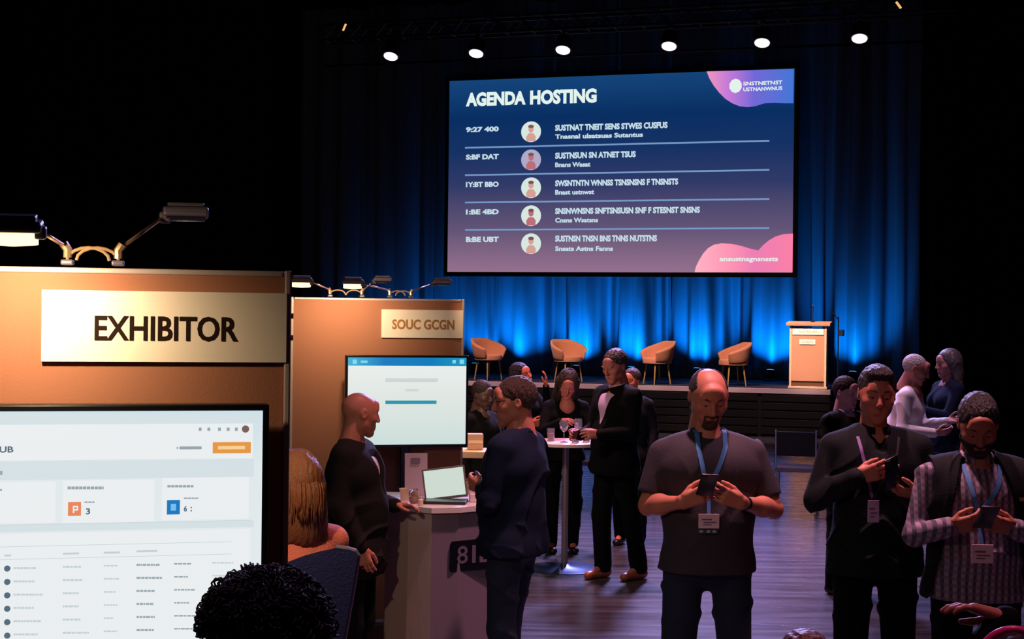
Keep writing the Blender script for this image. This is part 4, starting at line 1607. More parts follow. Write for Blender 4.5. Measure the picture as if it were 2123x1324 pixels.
def curls(n, seed, R=(.118, .128, .108), c=(0, .02, .055)):
    r = random.Random(seed)
    q = MB()
    for i in range(n):
        g_ = 1 + 0.10 * r.random() ** 3 + 0.05 * math.sin(i * 0.7)
        th = math.acos(r.uniform(-0.15, 1.0))
        a = r.uniform(0, 2 * PI)
        dirn = Vector((math.sin(th) * math.cos(a), math.sin(th) * math.sin(a), math.cos(th)))
        p = Vector((c[0] + dirn.x * R[0] * g_, c[1] + dirn.y * R[1] * g_, c[2] + dirn.z * R[2] * g_))
        t1 = dirn.cross(Vector((r.uniform(-1, 1), r.uniform(-1, 1), r.uniform(-1, 1)))).normalized()
        t2 = dirn.cross(t1)
        rr_ = r.uniform(0.007, 0.014)
        turns = r.uniform(1.0, 1.9)
        pts = []
        m_ = 11
        for k in range(m_):
            w = 2 * PI * turns * k / (m_ - 1)
            pts.append(p + t1 * rr_ * math.cos(w) + dirn * (rr_ * math.sin(w) + 0.002) + t2 * (0.016 * (k / (m_ - 1) - 0.5)))
        q.tube(pts, [0.0013] + [0.0022] * (m_ - 2) + [0.001], 5)
    return q


M_skin = lambda key, c: mat('skin_' + key, c, 0.5, bump=0.06, bscale=160, var=0.08, spec=0.35)
M_shoe = mat('black_leather_shoe', (22, 20, 20), 0.4)
M_eye = mat('eye_white', (120, 108, 102), 0.25)
M_iris = mat('dark_iris', (30, 22, 18), 0.2)


class Person:
    def __init__(s, label, px, D, top_y, yaw, H=None, seat=None, skin=(178, 116, 92), bulk=1.0, female=False, res=0.006, pose=None,
                 head=(0, 10, 0), head_off=(0, -.01, .165), head_bulk=1.0, hand_res=None):
        p = P(px, 1000, D)
        h0 = 657 + 0.0118 * (px - 1061)
        top = CAM_H - (top_y - h0) / F_PX * D
        s.res = res
        s.hand_res = hand_res or res
        s.J = {}
        pose = pose or {}
        for k, v in JOINTS.items():
            if k in ('pelvis', 'waist', 'chest', 'neck'):
                s.J[k] = vec(pose.get(k, v))
            else:
                for sd, sg in (('L', 1), ('R', -1)):
                    base = (v[0] * sg, v[1], v[2])
                    s.J[k + sd] = vec(pose.get(k + sd, base))
        s.hrot = rotm(*head)
        s.hc = s.J['neck'] + vec(head_off)
        # scale so that the crown meets the photo
        crown = s.hc[2] + 0.125
        base_z = seat if seat is not None else 0.0
        s.sc = (top - base_z) / crown if H is None else H / 1.75
        s.bulk = bulk
        s.female = female
        s.hb = head_bulk
        s.e = thing('person', label, 'person', (p.x, p.y, base_z), math.radians(yaw))
        s.skin = M_skin('%d_%d_%d' % skin, skin)
        s.patches = []
        s.hands = []

    def place(s, v):
        return v * s.sc

    def obj(s, name, parts, m, parent=None):
        parts = [(s.place(v), f) for v, f in parts]
        return np_obj(name, parts, m, parent or s.e)

    # ---- torso primitives shared by body and clothes
    def torso(s, F, e, kk=0.065, legs=False):
        J, b = s.J, s.bulk
        sa = J['shoulderL'] - J['shoulderR']
        sa = sa / np.linalg.norm(sa)
        fw = vec((0, 1, 0)) - sa * sa[1]
        wsc = 0.86 if s.female else 1.0
        F.cone(J['chest'] - sa * .075 * b * wsc, J['chest'] + sa * .075 * b * wsc, .118 * b + e, .118 * b + e, kk, flat=(fw, 1.12))
        F.cone(J['shoulderL'] * .82 + J['shoulderR'] * .18, J['shoulderL'] * .18 + J['shoulderR'] * .82, .048 + e, .048 + e, .06)
        F.cone(J['shoulderL'] * .92 + J['neck'] * .08, J['neck'] + vec((0, .016, -.008)), .044 + e, .048 + e * .4, .04)
        F.cone(J['shoulderR'] * .92 + J['neck'] * .08, J['neck'] + vec((0, .016, -.008)), .044 + e, .048 + e * .4, .04)
        F.cone(J['waist'] - sa * .050 * b, J['waist'] + sa * .050 * b, .108 * b + e, .108 * b + e, kk, flat=(fw, 1.08))
        F.cone(J['waist'], J['chest'], .112 * b + e, .115 * b + e, kk)
        F.cone(J['pelvis'] - sa * .066, J['pelvis'] + sa * .066, .112 * min(b, 1.1) + e, .112 * min(b, 1.1) + e, kk, flat=((0, 1, 0), 1.05))
        F.cone(J['pelvis'], J['waist'], .115 * b + e, .110 * b + e, kk)
        if s.female:
            for sg in (-1, 1):
                F.ell(J['chest'] + sa * .075 * sg + vec((0, -.085, 0.0)), (.062 + e, .055 + e, .060 + e), .04)
        if b > 1.05:
            F.ell(J['waist'] + vec((0, -.05, -.02)), (.13 * b, .11 * b, .15), .08)

    def body(s):
        """core of the figure: trunk, upper arms, legs, joined into head and arm pieces"""
        J = s.J
        allp = np.stack(list(J.values()))
        F = Field(allp.min(0) - .22, allp.max(0) + .22, max(0.011, s.res * 1.6))
        s.torso(F, -.026)
        for sd in 'LR':
            F.cone(J['shoulder' + sd], J['elbow' + sd], .047, .037, .03)
            F.cone(J['elbow' + sd], J['wrist' + sd], .036, .024, .02)
            F.cone(J['hip' + sd], J['knee' + sd], .080, .052, .03)
            F.cone(J['knee' + sd], J['ankle' + sd], .052, .036, .02)
            F.cone(J['ankle' + sd], J['ankle' + sd] + vec((0, -.12, -.05)), .034, .026, .02)
        F.cone(J['neck'] - vec((0, 0, .03)), s.hc, .050, .045, .02)
        F.ell(J['neck'] + vec((0, -.030, -.055)), (.075, .062, .08), .03)
        parts = [F.mesh()]
        HF = head_field(min(s.res, 0.0055), s.female, s.hb)
        hv, hf = HF.mesh()
        s.head_mesh = (hv, hf)
        hv = hv @ s.hrot.T + s.hc
        parts.append((hv, hf))
        parts += s.patches
        return s.obj('body', parts, s.skin)

    def arm_patch(s, sd, d, n, t, curl=0.35, thumb=0.6, from_=0.0, spread=0.1):
        """detailed forearm and hand; from_ = where on the upper arm the bare skin starts (0 = elbow only)"""
        J = s.J
        w, el, sh_ = J['wrist' + sd], J['elbow' + sd], J['shoulder' + sd]
        pts = np.stack([w, el, w + vec(d) / np.linalg.norm(d) * .17] + ([sh_] if from_ > 0 else []))
        F = Field(pts.min(0) - .085, pts.max(0) + .085, s.hand_res)
        if from_ > 0:
            F.cone(el + (sh_ - el) * from_, el, .046, .040, .02)
        m = el + (w - el) * .35
        g_ = 1.0 if from_ > 0 else .80
        F.cone(el, m, .038 * g_, .041 * g_, .03)
        F.cone(m, w, .040 * g_, .0265 * (1 if from_ > 0 else .93), .03, flat=(n, 1.12))
        make_hand(F, w, d, n, t, 1.0, curl, spread, thumb)
        s.patches.append(F.mesh())

    def eyes(s, closed=False):
        for sx in (-1, 1):
            q = MB().sphere((sx * .031, -.0790, .0085), .0122, 8)
            v = np.array(q.v) @ s.hrot.T + s.hc
            o = link_mesh('eye', v * s.sc, q.f, M_eye, s.e, True)
            q = MB().sphere((sx * .031, -.0862, .0050), .0062, 6)
            v = np.array(q.v) @ s.hrot.T + s.hc
            link_mesh('iris', v * s.sc, q.f, M_iris, o, True)

    def brows(s, m):
        for sx in (-1, 1):
            q = MB().tube([(sx * .013, -.0985, .034), (sx * .030, -.0935, .0385), (sx * .048, -.080, .034)], [.0035, .0042, .0025], 6)
            v = np.array(q.v) @ s.hrot.T + s.hc
            link_mesh('eyebrow', v * s.sc, q.f, m, s.e, True)

    def hair(s, style, m, bulk=1.0, extra=None):
        F = hair_field(style, min(s.res, .0055), bulk * s.hb)
        v, f = F.mesh()
        parts = [(v @ s.hrot.T + s.hc, f)]
        o = s.obj('hair', parts, m)
        if extra:
            ev = np.array(extra.v) @ s.hrot.T + s.hc
            x = link_mesh('hair_locks', ev * s.sc, extra.f, m, o, True)
            x['kind'] = 'stuff'
        return o

    def beard(s, m, full=True):
        F = head_field(min(s.res, .0055), s.female, s.hb)
        F.d -= 0.0035
        F.plane((0, 0, 1), (0, 0, -.034 if full else -.042), .006)
        F.plane((0, 1, 0), (0, -.012 if full else -.055, 0), .006)
        F.plane((0, 0.5, -1), (0, -.05, -.120), .006)
        if not full:
            F.plane((1, 0, 0), (.034, 0, 0), .004)
            F.plane((-1, 0, 0), (-.034, 0, 0), .004)
        F.cone((-.018, -.098, -.058), (.018, -.098, -.058), .0085, .0085, .004, 'sub')
        v, f = F.mesh()
        return s.obj('beard', [(v @ s.hrot.T + s.hc, f)], m)

    def folds(s, F, amp, seed, near=None):
        r = random.Random(seed)
        J = s.J

        def ridge(t):
            v = np.sin(t)
            return 1 - 2 * np.abs(v) ** 0.75

        def fn(X, Y, Z):
            A_ = np.abs(X)
            a = amp * 2.0 * ridge(13 * Z + 9 * A_ + 5 * Y + 1.6 * np.sin(9 * X + seed) + 1.2 * np.sin(8 * Z + 11 * Y))
            a = a * np.clip(np.sin(6 * Z + 5 * X + seed * 1.7) + 0.5, 0, 1)
            b = amp * 1.5 * ridge(21 * X * (1 + .4 * np.sin(3 * Z)) - 7 * Z + 6 * Y + 1.3 * np.sin(9 * Z + seed * 2.1))
            t = a + b * np.clip(np.sin(7 * X - 6 * Z + seed) + .15, 0, 1)
            return -np.maximum(t, -amp * 0.6) * 1.1
        F.fold(fn)
        return F

    def top(s, m, e=.014, hem=.90, sleeve='long', name='shirt', neck_r=.066, amp=.004, seed=1, vneck=None, open_=None, cuff_e=0.0, sleeves=True, neck_dz=0.0, flare=0.0, armholes=0.0, wtop=.25):
        J = s.J
        pts = np.stack([J[k] for k in J if not k.startswith(('ankle', 'knee'))] + [s.J['pelvis'] - vec((0, 0, .25))])
        F = Field(pts.min(0) - .2, pts.max(0) + .18, s.res)
        s.torso(F, e)
        if flare:
            F.cone(J['pelvis'] + vec((-.07, 0, -.12)), J['pelvis'] + vec((.07, 0, -.12)), .125 + e + flare, .125 + e + flare, .08)
        elif hem < J['pelvis'][2] - 0.05:
            F.cone(J['pelvis'] + vec((-.07, 0, -.10)), J['pelvis'] + vec((.07, 0, -.10)), .118 + e, .118 + e, .08)
        if sleeves:
            for sd in 'LR':
                sh_, el, w = J['shoulder' + sd], J['elbow' + sd], J['wrist' + sd]
                if sleeve == 'short':
                    en = sh_ + (el - sh_) * .72
                    F.cone(sh_, en, .056 + e * .4, .057 + e * .5, .018)
                else:
                    F.cone(sh_, el, .050 + e * .6, .042 + e * .7, .018)
                    F.cone(el, w - (w - el) * .02, .043 + e * .7, .030 + e * .6 + cuff_e, .02)
        if amp:
            s.folds(F, amp, seed)
        if armholes:
            for sd, sg in (('L', 1), ('R', -1)):
                F.ell(J['shoulder' + sd] + vec((sg * .055, 0, -.01)), (armholes, .16, .15), .006, 'sub')
        # hem and sleeve ends cut cleanly
        F.plane((0, 0, -1), (0, 0, hem), .004)
        if sleeves:
            for sd in 'LR':
                sh_, el, w = J['shoulder' + sd], J['elbow' + sd], J['wrist' + sd]
                if sleeve == 'short':
                    dr = (el - sh_) / np.linalg.norm(el - sh_)
                    en = sh_ + (el - sh_) * .70
                    # remove a ball of cloth past the sleeve end
                    c = en + dr * .09
                    F.cone(en + dr * .066, el + dr * .05, .070, .070, .003, 'sub')
        nk = J['neck']
        hdir = s.hc - nk
        hdir = hdir / np.linalg.norm(hdir)
        c0 = nk + vec((0, -.008, .042 + neck_dz))
        F.ell(c0, (neck_r + .006, neck_r + .008, .050), .006, 'sub')
        if vneck:
            F.cone(nk + vec((0, -.10, .06)), nk + vec((0, -.125, -vneck)), .058, .026, .004, 'sub')
        if open_:
            wd, zt, yb = open_
        if open_ and yb == 'V':
            F.cone((0, J['chest'][1] - .21, zt + .02), (0, J['chest'][1] - .21, 1.17), wd, .006, .004, 'sub', flat=((0, 1, 0), .22))
        elif open_:
            F.cone((0, J['chest'][1] - .30, zt + .02), (0, J['chest'][1] - .30, hem - .1), wd * wtop, wd, .004, 'sub', flat=((0, 1, 0), .22))
        s.torso_res = F
        o = s.obj(name, [F.mesh()], m)
        return o

    def collar(s, m, r=.066, parent=None, dz=0.0, h=.035, gap=0.25):
        """folded shirt collar around the neck"""
        nk = s.J['neck']
        vs, fs = [], []
        n = 26
        for i in range(n + 1):
            a = -PI / 2 + gap + (2 * PI - 2 * gap) * i / n
            for (rr_, zz) in ((r - .002, h + .005), (r + .006, h), (r + .018, 0.006), (r + .014, 0.002), (r + .0, h - .006)):
                vs.append(((nk[0] + math.cos(a) * rr_) * s.sc, (nk[1] - .002 + math.sin(a) * rr_ * 1.05) * s.sc, (nk[2] + dz + zz + .012 * math.sin(a)) * s.sc))
        for i in range(n):
            for j in range(4):
                q = i * 5 + j
                fs.append((q, q + 5, q + 6, q + 1))
        return link_mesh('collar', vs, fs, m, parent or s.e, True)

    def trousers(s, m, e=.014, seed=2, amp=.004, waist=None):
        J = s.J
        pts = np.stack([J[k] for k in J if k.startswith(('ankle', 'knee', 'hip', 'pelvis'))])
        F = Field(pts.min(0) - .17, pts.max(0) + .17, max(s.res, .007))
        F.cone(J['pelvis'] + vec((-.066, 0, -.02)), J['pelvis'] + vec((.066, 0, -.02)), .106 * min(s.bulk, 1.12) + e * .5, .106 * min(s.bulk, 1.12) + e * .5, .05)
        if J['ankleL'][2] < .2:
            F.cone(J['pelvis'] + vec((0, 0, -.02)), J['pelvis'] + vec((0, .01, -.10)), .085, .055, .04)
        for sd in 'LR':
            F.cone(J['hip' + sd], J['knee' + sd], .088 + e * .5, .060 + e, .022)
            F.cone(J['knee' + sd], J['ankle' + sd], .060 + e, .050 + e, .02)
        s.folds(F, amp, seed)
        F.plane((0, 0, 1), (0, 0, (waist or J['pelvis'][2] + .06)), .004)
        if J['ankleL'][2] < .2:
            F.plane((0, 0, -1), (0, 0, .045), .004)
        return s.obj('trousers', [F.mesh()], m)

    def shoes(s, m=None):
        J = s.J
        for sd in 'LR':
            a = J['ankle' + sd]
            F = Field(a + vec((-.09, -.24, -.09)), a + vec((.09, .12, .06)), max(s.res, .006))
            g = vec((a[0], a[1], 0 if a[2] < .2 else a[2] - .085))
            F.cone(g + vec((0, .035, .050)), g + vec((0, .02, .085)), .040, .040, .02)
            F.cone(g + vec((0, .03, .035)), g + vec((0, -.14, .028)), .036, .040, .03, flat=((0, 0, 1), 1.15))
            F.plane((0, 0, -1), (0, 0, g[2] + .002), .003)
            s.obj('shoe', [F.mesh()], m or M_shoe)

    def finish(s, trouser_m, shoe_m=None):
        s.body()
        s.trousers(trouser_m)
        s.shoes(shoe_m)

    def bvh(s, o):
        me = o.data
        return BVHTree.FromPolygons([v.co.copy() for v in me.vertices], [tuple(p.vertices) for p in me.polygons])

    def ribbon(s, o, pts, width, m, name='lanyard', off=.004, parent=None):
        """flat band lying on the front of garment o; pts in body units (x, z)"""
        tree = s.bvh(o)
        dense = []
        for i in range(len(pts) - 1):
            for k in range(10):
                t = k / 10
                dense.append((pts[i][0] * (1 - t) + pts[i + 1][0] * t, pts[i][1] * (1 - t) + pts[i + 1][1] * t))
        dense.append(pts[-1])
        vs, fs = [], []
        lasty = None
        for i, (x, z) in enumerate(dense):
            a, b = dense[max(0, i - 1)], dense[min(len(dense) - 1, i + 1)]
            dx, dz = b[0] - a[0], b[1] - a[1]
            L = math.hypot(dx, dz) + 1e-9
            nx, nz = -dz / L * width / 2, dx / L * width / 2
            ys = []
            for q in (-1, 1):
                X, Z = (x + nx * q) * s.sc, (z + nz * q) * s.sc
                h = tree.ray_cast(Vector((X, -1.2, Z)), Vector((0, 1, 0)))
                y = h[0].y if h[0] is not None else None
                ys.append(y)
            y = min([q for q in ys if q is not None] or [lasty if lasty is not None else -.1])
            lasty = y
            for q in (-1, 1):
                vs.append(((x + nx * q) * s.sc, y - off, (z + nz * q) * s.sc))
        # take out ripples: the band hangs straight between contact points
        yy = [v[1] for v in vs[::2]]
        for _ in range(6):
            yy = [yy[0]] + [min(yy[i], (yy[i - 1] + yy[i + 1]) / 2) for i in range(1, len(yy) - 1)] + [yy[-1]]
        vs = [(v[0], yy[i // 2], v[2]) for i, v in enumerate(vs)]
        n = len(vs)
        vs += [(v[0], v[1] - .0016, v[2]) for v in vs[:n]]
        for i in range(n // 2 - 1):
            fs.append((2 * i, 2 * i + 1, 2 * i + 3, 2 * i + 2))
            fs.append((n + 2 * i + 2, n + 2 * i + 3, n + 2 * i + 1, n + 2 * i))
            fs.append((2 * i, 2 * i + 2, n + 2 * i + 2, n + 2 * i))
            fs.append((2 * i + 1, n + 2 * i + 1, n + 2 * i + 3, 2 * i + 3))
        return link_mesh(name, vs, fs, m, parent or s.e), yy[-1]

    def badge(s, o, x, z, w, h, m, parent, text=None, y=None, clip=True):
        tree = s.bvh(o)
        hs = [tree.ray_cast(Vector((x * s.sc, -1.2, zz * s.sc)), Vector((0, 1, 0)))[0] for zz in (z - h / 2, z, z + h / 2)]
        ys = [q.y for q in hs if q is not None]
        yb = min(ys + ([y] if y is not None else [])) - .010
        q = MB().box((x * s.sc, yb, z * s.sc), (w, .003, h), None, .0008)
        b = q.build('badge', m, parent)
        q = MB()
        mp_ = mat('badge_print', (120, 90, 120), 0.6)
        for (dx, dz, ww, hh) in ((-.1, .12, .5, .10), (.05, -.08, .62, .08), (-.08, -.24, .4, .07)):
            q.box((x * s.sc + dx * w, yb - .002, z * s.sc + dz * h), (w * ww, .0006, h * hh))
        pr = q.build('badge_lines', mp_, b)
        pr['kind'] = 'stuff'
        return b, yb


def world_pt(pr, v):
    """body units -> world"""
    v = Vector([float(q) for q in v]) * pr.sc
    return pr.e.matrix_basis @ v


def phone(pr, c, d, n, label, m=None, w=.074, L=.150):
    """c centre (body units), d long axis, n screen normal in body axes"""
    d, n = Vector(d).normalized(), Vector(n)
    n = (n - d * n.dot(d)).normalized()
    x = d.cross(n)
    R = Matrix((x, d, n)).transposed()
    t = thing('phone', label, 'phone', world_pt(pr, c))
    t.rotation_euler = (pr.e.matrix_basis.to_3x3() @ R).to_euler()
    MB().box((0, 0, 0), (w, L, .008), None, .003).build('case', M_bez, t, True)
    MB().box((0, 0, .0045), (w * .92, L * .94, .001)).build('screen', mat('dark_phone_glass', (20, 22, 28), 0.1), t)
    MB().box((w * .28, L * .36, -.005), (.022, .03, .003), None, .001).build('camera_bump', M_blk, t)
    return t

# ------------------------------------------------------------------ the people
M_tee = mat('charcoal_mauve_tee', (48, 41, 52), 0.85, bump=0.2, bscale=260)
M_jean = mat('dark_blue_jeans', (16, 32, 56), 0.85, bump=0.25, bscale=200, var=0.15)
M_jean2 = mat('blue_jeans', (28, 62, 110), 0.85, bump=0.25, bscale=200, var=0.15)
M_blackc = mat('black_cloth', (7, 9, 11), 0.9, spec=0.15, bump=0.2, bscale=200)
M_navy = mat('navy_blazer_wool', (15, 25, 46), 0.9, bump=0.2, bscale=240, spec=0.15)
M_dark = mat('dark_green_black_jacket', (12, 18, 22), 0.85, spec=0.2, bump=0.2, bscale=200)
M_white = mat('white_shirt_cotton', (212, 204, 212), 0.8, bump=0.15, bscale=120)
M_lilac = mat('lilac_shirt_cotton', (196, 160, 206), 0.8, bump=0.15, bscale=120)
M_coral = mat('coral_knit', (226, 120, 96), 0.8, bump=0.3, bscale=180)
M_hdark = mat('dark_brown_hair', (34, 26, 26), 0.5, bump=1.0, bscale=42, stretch=(5, 5, 1), var=0.5)
M_hblk = mat('black_curly_hair', (40, 29, 36), 0.7, spec=0.25)
M_hgrey = mat('grey_hair', (168, 160, 164), 0.6, bump=0.9, bscale=60, var=0.3)
M_hbrn = mat('brown_hair', (70, 48, 38), 0.5, bump=1.0, bscale=42, stretch=(5, 5, 1), var=0.5)
M_hblond = mat('strawberry_blond_hair', (128, 76, 46), 0.45, bump=0.4, bscale=60, stretch=(6, 6, 1))
M_lan = mat('blue_lanyard', (60, 128, 196), 0.6, bump=0.3, bscale=400)
M_lanw = mat('lanyard_print', (150, 190, 226), 0.6)
M_bdg = mat('badge_paper', (226, 196, 220), 0.5)
M_brownshoe = mat('tan_leather_shoe', (176, 98, 62), 0.4)


def plaid(name, base, dark, light_):
    m = bpy.data.materials.new(name)
    m.use_nodes = True
    nt = m.node_tree
    b = nt.nodes['Principled BSDF']
    b.inputs['Roughness'].default_value = 0.85
    tc = nt.nodes.new('ShaderNodeTexCoord')
    last = None
    facs = []
    for ax in ('X', 'Z'):
        w = nt.nodes.new('ShaderNodeTexWave')
        w.wave_type = 'BANDS'
        w.bands_direction = ax
        w.inputs['Scale'].default_value = 11.0
        w.inputs['Distortion'].default_value = 0.5
        nt.links.new(tc.outputs['Object'], w.inputs['Vector'])
        cr = nt.nodes.new('ShaderNodeValToRGB')
        cr.color_ramp.elements[0].position = 0.52
        cr.color_ramp.elements[1].position = 0.60
        nt.links.new(w.outputs['Fac'], cr.inputs[0])
        facs.append(cr.outputs[0])
    m1 = nt.nodes.new('ShaderNodeMix')
    m1.data_type = 'RGBA'
    m1.inputs[6].default_value = s2l(base)
    m1.inputs[7].default_value = s2l(dark)
    nt.links.new(facs[0], m1.inputs[0])
    m2 = nt.nodes.new('ShaderNodeMix')
    m2.data_type = 'RGBA'
    m2.inputs[7].default_value = s2l(light_)
    mm = nt.nodes.new('ShaderNodeMath')
    mm.operation = 'MULTIPLY'
    mm.inputs[1].default_value = 0.6
    nt.links.new(facs[1], mm.inputs[0])
    nt.links.new(mm.outputs[0], m2.inputs[0])
    nt.links.new(m1.outputs[2], m2.inputs[6])
    nt.links.new(m2.outputs[2], b.inputs['Base Color'])
    return m


M_plaid = plaid('mauve_grey_plaid', (150, 128, 150), (70, 66, 82), (96, 88, 110))

# --- man in the grey t-shirt
pr = Person('man in a charcoal t-shirt with blue lanyard looking down at his phone', 1468, 6.45, 762, 2, skin=(190, 118, 96), bulk=1.20, res=.0052, hand_res=.0042,
            head=(4, 27, 0), head_off=(-.005, -.035, .165), head_bulk=1.06,
            pose=dict(shoulderL=(.200, .015, 1.370), shoulderR=(-.200, .015, 1.370), elbowL=(.282, -.02, 1.135), elbowR=(-.262, -.02, 1.145),
                      wristL=(.105, -.215, 1.185), wristR=(-.145, -.215, 1.185), hipL=(.10, 0, .90), hipR=(-.10, 0, .90), kneeL=(.125, -.01, .48), kneeR=(-.125, -.01, .48),
                      ankleL=(.13, .03, .085), ankleR=(-.13, .03, .085)))
pr.arm_patch('R', (.80, -.30, .38), (.28, .85, .30), (0, .1, 1), curl=.50, thumb=.5, from_=.75)
pr.arm_patch('L', (-.84, -.26, .34), (-.28, .85, .30), (0, .1, 1), curl=.50, thumb=.5, from_=.75)
tee = pr.top(M_tee, .012, .865, 'short', 'tshirt', .060, .0045, 3, neck_dz=-.004)
pr.finish(M_jean)
pr.hair('fringe', M_hdark)
pr.brows(M_hdark)
pr.eyes()
pr.beard(mat('dark_stubble', (70, 44, 38), 0.8), False)
rb, yv = pr.ribbon(tee, [(-.060, 1.475), (-.062, 1.40), (-.045, 1.30), (-.028, 1.245)], .020, M_lan)
rb2, yv2 = pr.ribbon(tee, [(.068, 1.475), (.055, 1.41), (.015, 1.32), (-.020, 1.25)], .020, M_lan)
rb3, yv3 = pr.ribbon(tee, [(-.025, 1.25), (-.026, 1.20), (-.028, 1.135)], .016, M_lan)
b_, yb = pr.badge(tee, -.030, 1.105, .090, .062, M_bdg, rb3, y=yv3)
mb = MB().box((-.032 * pr.sc, yb, 1.062 * pr.sc), (.085, .003, .018), None, .0006)
for q in range(4):
    pass
o = mb.build('badge_strip', mat('dark_badge_strip', (60, 60, 74), 0.6), rb3)
mb = MB()
for q in (-.03, 0.0, .025):
    mb.box(((-.032 + q) * pr.sc, yb - .002, 1.062 * pr.sc), (.014, .001, .010))
k_ = mb.build('strip_print', M_lanw, o)
k_['kind'] = 'stuff'
# watch on his left wrist
wv = pr.J['wristL'] + (pr.J['elbowL'] - pr.J['wristL']) * .12
dv = (pr.J['elbowL'] - pr.J['wristL'])
dv = Vector(dv).normalized()
R = dv.to_track_quat('Z', 'Y').to_matrix()
q = MB().lathe([(.0285, -.011), (.031, -.010), (.031, .010), (.0285, .011)], Vector(wv) * pr.sc, 20, R)
wt = q.build('watch', M_bez, pr.e, True)
wt['label'] = 'black wristwatch'
phone(pr, (-.058, -.318, 1.272), (0.05, -.72, .62), (0, .62, .72), 'black phone held in both hands by the man in the charcoal t-shirt')

# --- man in the dark jacket, phone and badge
pr = Person('man in a dark jacket holding a phone with both hands near his chest', 1816, 6.6, 760, -2, skin=(176, 106, 88), bulk=1.02, res=.0055, hand_res=.0045,
            head=(-4, 10, 3), head_off=(.0, -.015, .165),
            pose=dict(shoulderL=(.19, .015, 1.385), shoulderR=(-.19, .015, 1.385), elbowL=(.255, -.02, 1.14), elbowR=(-.262, -.02, 1.16),
                      wristL=(.140, -.20, 1.20), wristR=(-.125, -.20, 1.275), hipL=(.095, 0, .90), hipR=(-.095, 0, .90)))
pr.arm_patch('R', (.86, -.25, .30), (.25, .85, .1), (0, .15, 1), curl=.50, thumb=.5)
pr.arm_patch('L', (-.88, -.20, .22), (-.1, .35, .9), (0, -.95, .2), curl=.30, thumb=.5)
jk = pr.top(M_dark, .020, .83, 'long', 'jacket', .060, .005, 5, vneck=.055, cuff_e=.004, neck_dz=-.002)
pr.collar(M_dark, .058, h=.03)
pr.finish(M_blackc)
pr.hair('quiff', M_hdark)
pr.brows(M_hdark)
pr.eyes()
rb, y1 = pr.ribbon(jk, [(-.095, 1.44), (-.088, 1.38), (-.072, 1.30), (-.045, 1.18)], .014, mat('mauve_lanyard', (120, 90, 150), 0.6))
rb2, y2 = pr.ribbon(jk, [(.085, 1.44), (.06, 1.36), (.0, 1.26), (-.040, 1.18)], .010, mat('black_lanyard', (24, 26, 40), 0.6))
b_, yb = pr.badge(jk, -.045, 1.125, .050, .098, mat('lilac_badge_paper', (180, 150, 196), 0.5), rb, y=y1)
tree = pr.bvh(jk)
h_ = tree.ray_cast(Vector((.065 * pr.sc, -1.2, 1.32 * pr.sc)), Vector((0, 1, 0)))[0]
if h_ is not None:
    pin = MB().box((h_.x, h_.y - .003, h_.z), (.014, .006, .014), None, .002).build('lapel_pin', mat('pale_pin', (200, 180, 180), 0.4), pr.e)
phone(pr, (.005, -.285, 1.305), (-.15, -.35, .90), (-.55, .75, .28), 'dark phone held upright by the man in the dark jacket')

# --- man in the plaid shirt and open vest
pr = Person('bearded man in a plaid shirt and open dark vest looking down at his phone', 2026, 6.0, 818, -4, skin=(160, 96, 76), bulk=1.06, res=.0052, hand_res=.0042,
            head=(-6, 32, 0), head_off=(-.005, -.045, .155),
            pose=dict(shoulderL=(.20, .015, 1.385), shoulderR=(-.20, .015, 1.385), elbowL=(.285, -.02, 1.13), elbowR=(-.262, -.02, 1.14),
                      wristL=(.095, -.235, 1.205), wristR=(-.165, -.225, 1.205), hipL=(.095, 0, .90), hipR=(-.095, 0, .90)))
pr.arm_patch('R', (.84, -.30, .20), (.25, .8, .45), (0, .1, 1), curl=.55, thumb=.5)
pr.arm_patch('L', (-.86, -.26, .20), (-.25, .8, .45), (0, .1, 1), curl=.55, thumb=.5)
shp = pr.top(M_plaid, .010, .88, 'long', 'shirt', .060, .003, 8, vneck=.02, cuff_e=.008)
pr.collar(M_plaid, .060, h=.034, gap=.35)
vs_ = pr.top(M_dark, .034, .88, 'long', 'vest', .068, .004, 4, open_=(.24, 1.46, 0), sleeves=False, neck_dz=-.01, armholes=.075, wtop=.38)
pr.finish(M_blackc)
pr.hair('short', M_hdark)
pr.brows(M_hdark)
pr.eyes()
pr.beard(mat('dark_beard', (36, 24, 22), 0.8), True)
rb, y1 = pr.ribbon(shp, [(-.072, 1.445), (-.060, 1.37), (-.042, 1.30), (-.030, 1.255)], .018, M_lan, off=.006)
rb2, y2 = pr.ribbon(shp, [(.082, 1.445), (.060, 1.37), (.012, 1.30), (-.026, 1.255)], .018, M_lan, off=.006)
rb3, y3 = pr.ribbon(shp, [(-.028, 1.26), (-.026, 1.2), (-.022, 1.13)], .014, M_lan, off=.006)
b_, yb = pr.badge(shp, -.022, 1.092, .086, .075, M_bdg, rb3, y=y3)
tree = pr.bvh(vs_)
h_ = tree.ray_cast(Vector((.150 * pr.sc, -1.2, 1.31 * pr.sc)), Vector((0, 1, 0)))[0]
if h_ is not None:
    MB().box((h_.x, h_.y - .002, h_.z), (.050, .004, .014), None, .001).build('vest_patch', mat('tan_patch', (150, 120, 84), 0.7), vs_)
phone(pr, (-.045, -.335, 1.262), (0.05, -.72, .62), (0, .62, .72), 'black phone held in both hands by the man in the plaid shirt')

